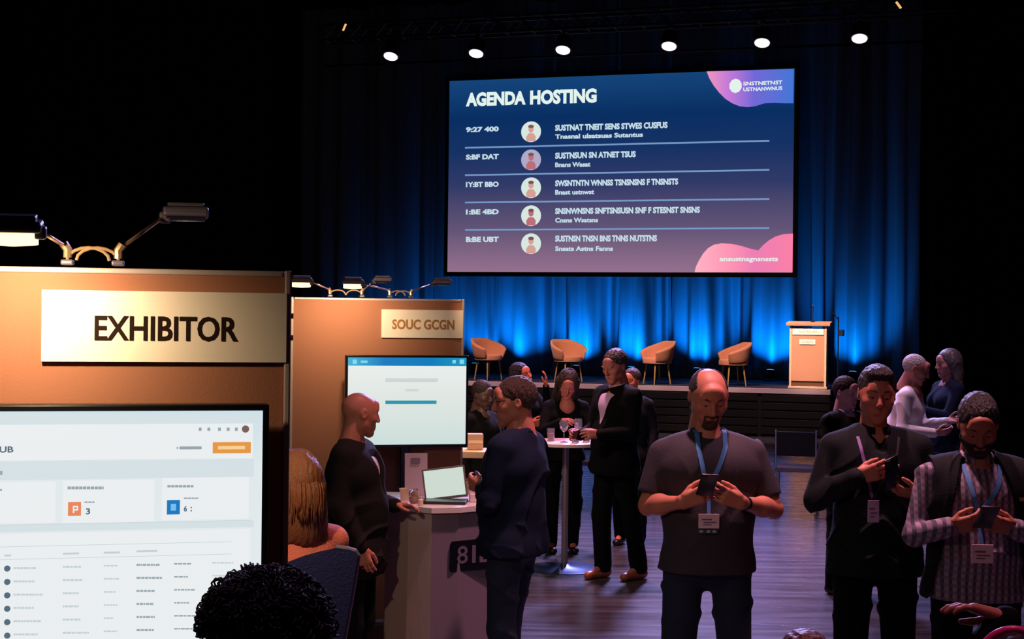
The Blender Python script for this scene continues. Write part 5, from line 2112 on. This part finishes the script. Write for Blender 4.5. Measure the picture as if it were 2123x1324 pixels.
# --- man at the standing table (black jacket, lilac shirt)
pr = Person('man in a black jacket over a lilac shirt standing at the white table', 1274, 11.1, 725, -52, skin=(186, 112, 100), bulk=1.08, res=.0075,
            head=(8, 18, 0), head_off=(0, -.03, .165),
            pose=dict(elbowL=(.215, -.03, 1.13), elbowR=(-.215, -.02, 1.12), wristL=(.12, -.27, 1.12), wristR=(-.14, -.25, 1.10),
                      hipL=(.09, 0, .90), ankleL=(.11, .16, .085), kneeL=(.11, .08, .49), kneeR=(-.10, -.04, .48), ankleR=(-.10, -.02, .085)))
pr.arm_patch('L', (-.2, -.95, .05), (-.8, .2, -.3), (0, -.1, 1), curl=.5)
pr.arm_patch('R', (.2, -.95, .05), (.8, .2, -.3), (0, -.1, 1), curl=.5)
pr.top(M_lilac, .002, .84, 'long', 'shirt', .056, .002, 8, sleeves=False)
pr.collar(M_lilac, .056, h=.03)
pr.top(M_blackc, .022, .80, 'long', 'jacket', .062, .005, 9, open_=(.10, 1.43, 'V'))
pr.finish(M_blackc, M_brownshoe)
pr.hair('short', mat('salt_and_pepper_hair', (58, 46, 50), 0.5, bump=0.9, bscale=60, var=0.3))
pr.eyes()
q = MB().tube([(-.07, .0, .03), (-.045, -.098, .028), (.045, -.098, .028), (.07, .0, .03)], .003, 6)
v = np.array(q.v) @ pr.hrot.T + pr.hc
link_mesh('glasses', v * pr.sc, q.f, mat('pale_glasses', (200, 160, 190), 0.3), pr.e)

# --- woman with wavy hair leaning over the table
pr = Person('woman with long wavy brown hair in black bending over the white table', 1166, 12.35, 766, 8, skin=(184, 108, 92), female=True, res=.0075,
            head=(-10, 30, 8), head_off=(0, -.05, .150),
            pose=dict(chest=(0, -.10, 1.24), neck=(0, -.16, 1.39), shoulderL=(.165, -.13, 1.33), shoulderR=(-.165, -.13, 1.33), waist=(0, -.03, 1.08),
                      elbowL=(.21, -.20, 1.10), elbowR=(-.22, -.24, 1.12), wristL=(.06, -.37, 1.13), wristR=(-.10, -.42, 1.22)))
pr.arm_patch('L', (-.3, -.9, 0), (-.7, .2, -.6), (0, -.2, 1), curl=.5)
pr.arm_patch('R', (.5, -.75, .1), (.5, .3, -.6), (0, -.2, 1), curl=.5)
pr.top(M_blackc, .010, .84, 'long', 'jumper', .058, .004, 6)
pr.finish(M_blackc)
pr.hair('wavy', M_hbrn, 1.0, strands(150, 'wavy', 5, .24))
pr.eyes()

# --- woman behind raising a hand
pr = Person('woman with dark hair raising one hand beside her laughing face, behind the navy blazer', 1080, 13.0, 752, 35, skin=(206, 112, 84), female=True, res=.0085,
            head=(10, -6, -14), head_off=(0, -.01, .16),
            pose=dict(elbowL=(.20, -.16, 1.28), wristL=(.13, -.22, 1.52), elbowR=(-.20, -.08, 1.12), wristR=(-.08, -.28, 1.16)))
pr.arm_patch('L', (-.1, -.1, 1), (-.7, .5, 0), (-.6, -.7, 0), curl=.3)
pr.arm_patch('R', (.3, -.9, .2), (.6, .2, .3), (0, -.1, 1), curl=.5)
pr.top(M_blackc, .010, .86, 'long', 'blouse', .058, .004, 7)
pr.finish(M_blackc)
pr.hair('long', M_hdark)
pr.eyes()

# --- person behind the man in black
pr = Person('person with light auburn hair mostly hidden behind the man in black', 1306, 12.8, 764, -20, skin=(222, 130, 90), female=True, res=.009, head=(-15, 5, 0))
pr.arm_patch('L', (0, -.2, -1), (-1, 0, 0), (0, -1, 0), curl=.3)
pr.arm_patch('R', (0, -.2, -1), (1, 0, 0), (0, -1, 0), curl=.3)
pr.top(M_dark, .010, .86, 'long', 'jumper', .058, .004, 17)
pr.finish(M_blackc)
pr.hair('short', M_hbrn)
pr.eyes()

# --- man in the navy blazer at the counter
pr = Person('man in a navy blazer and jeans standing at the counter, facing left', 1066, 7.2, 783, -118, skin=(186, 116, 96), bulk=1.06, res=.006, hand_res=.005,
            head=(34, 8, 0), head_off=(0, -.025, .165),
            pose=dict(elbowL=(.22, -.02, 1.14), elbowR=(-.25, -.02, 1.14), wristR=(-.20, -.12, 1.17), wristL=(.10, -.13, 1.18), ankleL=(.10, .06, .085), ankleR=(-.11, -.08, .085), kneeR=(-.11, -.09, .48)))
pr.arm_patch('L', (-.25, -.9, .25), (-.8, .2, .1), (0, -.1, 1), curl=.6)
pr.arm_patch('R', (.2, -.95, .15), (.8, .2, .1), (0, -.1, 1), curl=.6)
pr.top(M_white, .0, .86, 'long', 'shirt', .054, .0, 8, sleeves=False)
pr.top(M_navy, .022, .85, 'long', 'blazer', .060, .005, 12, open_=(.06, 1.43, 'V'))
pr.collar(M_navy, .060, h=.024)
pr.finish(M_jean)
pr.hair('short', M_hbrn)
pr.brows(M_hbrn)
pr.eyes()
q = MB().tube([(-.073, .01, .024), (-.062, -.075, .020), (-.048, -.097, .018), (-.012, -.101, .018), (0, -.103, .02), (.012, -.101, .018), (.048, -.097, .018), (.062, -.075, .020), (.073, .01, .024)], .0022, 6)
v = np.array(q.v) @ pr.hrot.T + pr.hc
link_mesh('glasses', v * pr.sc, q.f, M_bez, pr.e)

# --- bald man in the dark suit
pr = Person('bald older man in a dark suit standing left of the counter, facing the monitor', 738, 7.35, 810, 78, skin=(190, 120, 96), bulk=1.06, res=.006, hand_res=.005,
            head=(42, 10, 0), head_off=(0, -.04, .165),
            pose=dict(elbowL=(.24, .06, 1.15), elbowR=(-.22, .03, 1.14), wristL=(.19, -.17, 1.10), wristR=(-.20, -.10, .92)))
pr.arm_patch('L', (-.1, -1, .05), (-.3, 0, -.9), (-1, -.1, 0), curl=.35)
pr.arm_patch('R', (0, -.3, -.95), (1, 0, 0), (0, -1, 0), curl=.4)
pr.top(M_white, .0, .86, 'long', 'shirt', .054, .0, 8, sleeves=False)
pr.collar(M_white, .056, h=.03)
pr.top(mat('black_suit_wool', (26, 22, 20), 0.85, spec=0.15, bump=0.2, bscale=240), .026, .74, 'long', 'suit_jacket', .060, .006, 13, open_=(.085, 1.43, 'V'), flare=.01)
pr.finish(M_blackc)
pr.eyes()

# --- far people at the right
pr = Person('grey-haired man in a white shirt at the far right, turned to the woman in navy', 1868, 12.0, 733, 62, skin=(170, 112, 104), res=.0075,
            head=(10, 22, 0), head_off=(0, -.03, .165),
            pose=dict(chest=(0, -.05, 1.28), neck=(0, -.08, 1.44), shoulderL=(.18, -.06, 1.385), shoulderR=(-.18, -.06, 1.385),
                      elbowL=(.22, -.12, 1.13), elbowR=(-.24, -.06, 1.12), wristL=(.12, -.34, 1.18), wristR=(-.15, -.30, 1.10)))
pr.arm_patch('L', (-.2, -.9, .2), (-.6, .2, .6), (0, -.2, 1), curl=.4)
pr.arm_patch('R', (.2, -.9, .1), (.6, .2, .6), (0, -.2, 1), curl=.4)
pr.top(M_white, .012, .86, 'long', 'shirt', .058, .004, 15)
pr.finish(M_blackc)
pr.hair('thin', M_hgrey)
pr.eyes()
pr = Person('long-haired woman in a navy top and blue jeans at the far right', 1960, 13.0, 725, -78, skin=(176, 120, 112), female=True, res=.008,
            head=(0, 8, 0), pose=dict(elbowL=(.20, -.10, 1.16), wristL=(.10, -.30, 1.22), elbowR=(-.21, -.06, 1.14), wristR=(-.10, -.28, 1.20)))
pr.arm_patch('L', (-.2, -.9, .2), (-.6, .2, .6), (0, -.2, 1), curl=.4)
pr.arm_patch('R', (.2, -.9, .2), (.6, .2, .6), (0, -.2, 1), curl=.4)
pr.top(M_navy, .010, .84, 'long', 'top', .058, .004, 16)
pr.finish(M_jean2)
pr.hair('long', mat('dark_grey_brown_hair', (70, 62, 64), 0.5))
pr.eyes()
pr = Person('dark-dressed person beside the stage end, mostly hidden behind the dark jacket man', 1754, 10.6, 782, 28, skin=(190, 140, 150), res=.009, head=(12, 8, 0),
            pose=dict(elbowR=(-.22, -.05, 1.14), wristR=(-.10, -.26, 1.20)))
pr.arm_patch('L', (0, -.2, -1), (-1, 0, 0), (0, -1, 0), curl=.3)
pr.arm_patch('R', (.5, -.8, .2), (.6, .3, 0), (0, -.1, 1), curl=.5)
pr.top(M_blackc, .016, .84, 'long', 'jacket', .058, .004, 18)
pr.collar(mat('blue_grey_collar', (110, 116, 170), 0.8), .058, h=.032)
pr.finish(M_blackc)
pr.hair('short', M_hblk)
pr.eyes()
pr = Person('dim dark-haired person behind the rack, right of the page monitor', 1000, 11.2, 790, 50, skin=(84, 58, 54), res=.009, head=(0, 14, 0),
            pose=dict(elbowL=(.22, -.05, 1.14), wristL=(.12, -.26, 1.16)))
pr.arm_patch('R', (0, -.2, -1), (1, 0, 0), (0, -1, 0), curl=.3)
pr.arm_patch('L', (-.3, -.9, .1), (-.6, .3, 0), (0, -.1, 1), curl=.5)
pr.top(M_blackc, .012, .84, 'long', 'jumper', .058, .004, 19)
pr.finish(M_blackc)
pr.hair('short', M_hblk)
pr.eyes()

# --- woman with strawberry blond hair behind the near booth
pr = Person('woman with strawberry blond hair and coral top behind the EXHIBITOR wall', 606, 4.88, 938, 218, skin=(206, 140, 112), female=True, res=.006,
            head=(0, 4, 0), pose=dict(elbowL=(.20, -.05, 1.13), wristL=(.14, -.26, 1.10), elbowR=(-.20, -.05, 1.13), wristR=(-.14, -.26, 1.10)))
pr.arm_patch('L', (-.3, -.9, 0), (-.6, .3, 0), (0, -.1, 1), curl=.4)
pr.arm_patch('R', (.3, -.9, 0), (.6, .3, 0), (0, -.1, 1), curl=.4)
pr.top(M_coral, .012, .84, 'long', 'jumper', .060, .003, 20, neck_dz=-.005)
pr.finish(M_blackc)
pr.hair('long', M_hblond, 1.0, strands(620, 'straight', 9, .14))
pr.eyes()


def seated(base):
    """legs bent at the knee so that the feet reach the floor"""
    az = .085 - base
    return dict(hipL=(.095, -.02, .92), hipR=(-.095, -.02, .92), kneeL=(.12, -.44, .93), kneeR=(-.12, -.44, .93), ankleL=(.12, -.44, az), ankleR=(-.12, -.44, az),
                wristL=(.10, -.30, 1.02), wristR=(-.10, -.30, 1.02), elbowL=(.22, -.05, 1.10), elbowR=(-.22, -.05, 1.10))


def sit(label, px, D, top_y, yaw, skin, head, **kw):
    h0 = 657 + 0.0118 * (px - 1061)
    top = CAM_H - (top_y - h0) / F_PX * D
    base = top - 1.745
    pose = seated(base)
    pose.update(kw.pop('pose', {}))
    return Person(label, px, D, top_y, yaw, H=1.75, seat=base, skin=skin, head=head, pose=pose, **kw), base


def stool(pr, base, label):
    """round padded stool under a seated figure"""
    c = pr.e.location
    seat_z = base + .805
    t = thing('stool', label, 'stool', (c.x, c.y, 0))
    MB().lathe([(.16, seat_z - .05), (.175, seat_z - .04), (.175, seat_z - .015), (.16, seat_z)], (0, 0, 0), 28).build('seat', M_blackc, t, True)
    for k in range(4):
        a = PI / 4 + k * PI / 2
        MB().tube([(.10 * math.cos(a), .10 * math.sin(a), seat_z - .05), (.17 * math.cos(a), .17 * math.sin(a), 0)], .011, 8).build('leg', M_chr, t)
    ring_ = [(.145 * math.cos(2 * PI * k / 24), .145 * math.sin(2 * PI * k / 24), .16) for k in range(25)]
    MB().tube(ring_, .008, 6, False).build('foot_ring', M_chr, t, True)
    return t


pr, base = sit('person with dark curly hair in front of the dashboard monitor, seen from behind', 570, 2.95, 1226, 150, (120, 80, 64), (0, 6, 0), res=.006)
pr.arm_patch('L', (-.3, -.9, -.2), (-.3, 0, -.9), (0, 0, 1), curl=.3)
pr.arm_patch('R', (.3, -.9, -.2), (.3, 0, -.9), (0, 0, 1), curl=.3)
pr.top(M_blackc, .012, .86, 'long', 'jumper', .060, .004, 21)
pr.finish(M_blackc)
pr.hair('curly', M_hblk, 1.0, curls(900, 4))
pr.eyes()
stool(pr, base, 'padded stool under the person with dark curly hair')

pr, base = sit('person with auburn hair just showing at the bottom edge below the t-shirt man', 1672, 4.0, 1309, 175, (176, 110, 84), (0, 6, 0), res=.0065)
pr.arm_patch('L', (-.3, -.9, -.2), (-.3, 0, -.9), (0, 0, 1), curl=.3)
pr.arm_patch('R', (.3, -.9, -.2), (.3, 0, -.9), (0, 0, 1), curl=.3)
pr.top(M_blackc, .012, .86, 'long', 'jumper', .060, .004, 22)
pr.finish(M_blackc)
pr.hair('short', mat('auburn_hair', (110, 56, 40), 0.5, bump=0.4, bscale=60))
pr.eyes()
stool(pr, base, 'padded stool under the person with auburn hair')

pr, base = sit('person with a magenta headband raising a hand at the bottom right corner', 2108, 3.3, 1318, 168, (190, 118, 96), (0, 8, 0), res=.0065, hand_res=.0045,
               pose=dict(elbowL=(.16, -.26, 1.50), wristL=(-.02, -.30, 1.725), shoulderL=(.18, -.03, 1.40)))
pr.arm_patch('L', (.95, -.1, .25), (.1, .2, -.95), (-.2, -.95, 0), curl=.28, from_=0)
pr.arm_patch('R', (.3, -.9, -.2), (.3, 0, -.9), (0, 0, 1), curl=.3)
pr.top(M_blackc, .012, .86, 'long', 'jumper', .060, .004, 23)
pr.finish(M_blackc)
pr.hair('short', M_hblk)
pr.eyes()
pts = []
for k in range(41):
    a = -PI * .62 + PI * 1.24 * k / 40
    pts.append((.089 * math.sin(a), .02 + .0 * math.cos(a), .036 + .104 * math.cos(a)))
q = MB().tube(pts, .010, 10)
v = np.array(q.v) @ pr.hrot.T + pr.hc
hb_ = link_mesh('headband', v * pr.sc, q.f, mat('magenta_satin', (236, 50, 140), 0.25), pr.e, True)
hb_['label'] = 'glossy magenta headband'
stool(pr, base, 'padded stool under the person with a magenta headband')

# --- navy chair with a pale edge beside the near booth
FCH = Frame(P(742, 1150, 4.25), 6.0)
ch = thing('high_chair', 'navy high-backed chair with a pale metal edge beside the EXHIBITOR wall', 'chair', FCH.pt(-.12, 0, 0), FCH.ang)
outline = [(742, 1150), (737, 1143), (720, 1138), (697, 1135), (665, 1142), (632, 1151), (600, 1163), (575, 1172), (560, 1190), (562, 1324), (572, 1420), (700, 1420), (712, 1324), (727, 1240)]
vs = []
for o_ in (0.02, -0.02):
    for (x, y) in outline:
        u, v = FCH.hit(x, y, o_)
        vs.append(FCH.pt(u, v, o_))
n = len(outline)
q = MB().add(vs, [tuple(range(n))[::-1], tuple(range(n, 2 * n))] + [(i, (i + 1) % n, n + (i + 1) % n, n + i) for i in range(n)])
under(ch, q.build('backrest', mat('navy_upholstery', (52, 60, 120), 0.8, bump=0.2, bscale=150)))
q = MB()
pp = []
for (x, y) in [(696, 1134), (720, 1137), (737, 1142), (743, 1150), (728, 1240), (713, 1324), (701, 1420)]:
    u, v = FCH.hit(x, y, 0.0)
    pp.append(FCH.pt(u, v, 0.0))
under(ch, q.tube(pp, .008, 8).build('edge_frame', mat('pale_edge_metal', (190, 180, 200), 0.35, 0.6)))
zb = FCH.hit(640, 1420, 0)[1]
under(ch, box_fr(FCH, MB(), -.26, .0, zb - .06, zb, -.34, .02, .02).build('seat', mat('navy_upholstery', (52, 60, 120), 0.8)))
for (u_, o_) in ((-.24, 0.0), (-.02, 0.0), (-.24, -.31), (-.02, -.31)):
    under(ch, MB().tube([FCH.pt(u_, zb - .05, o_), FCH.pt(u_, 0, o_)], .013, 8).build('leg', M_chr))
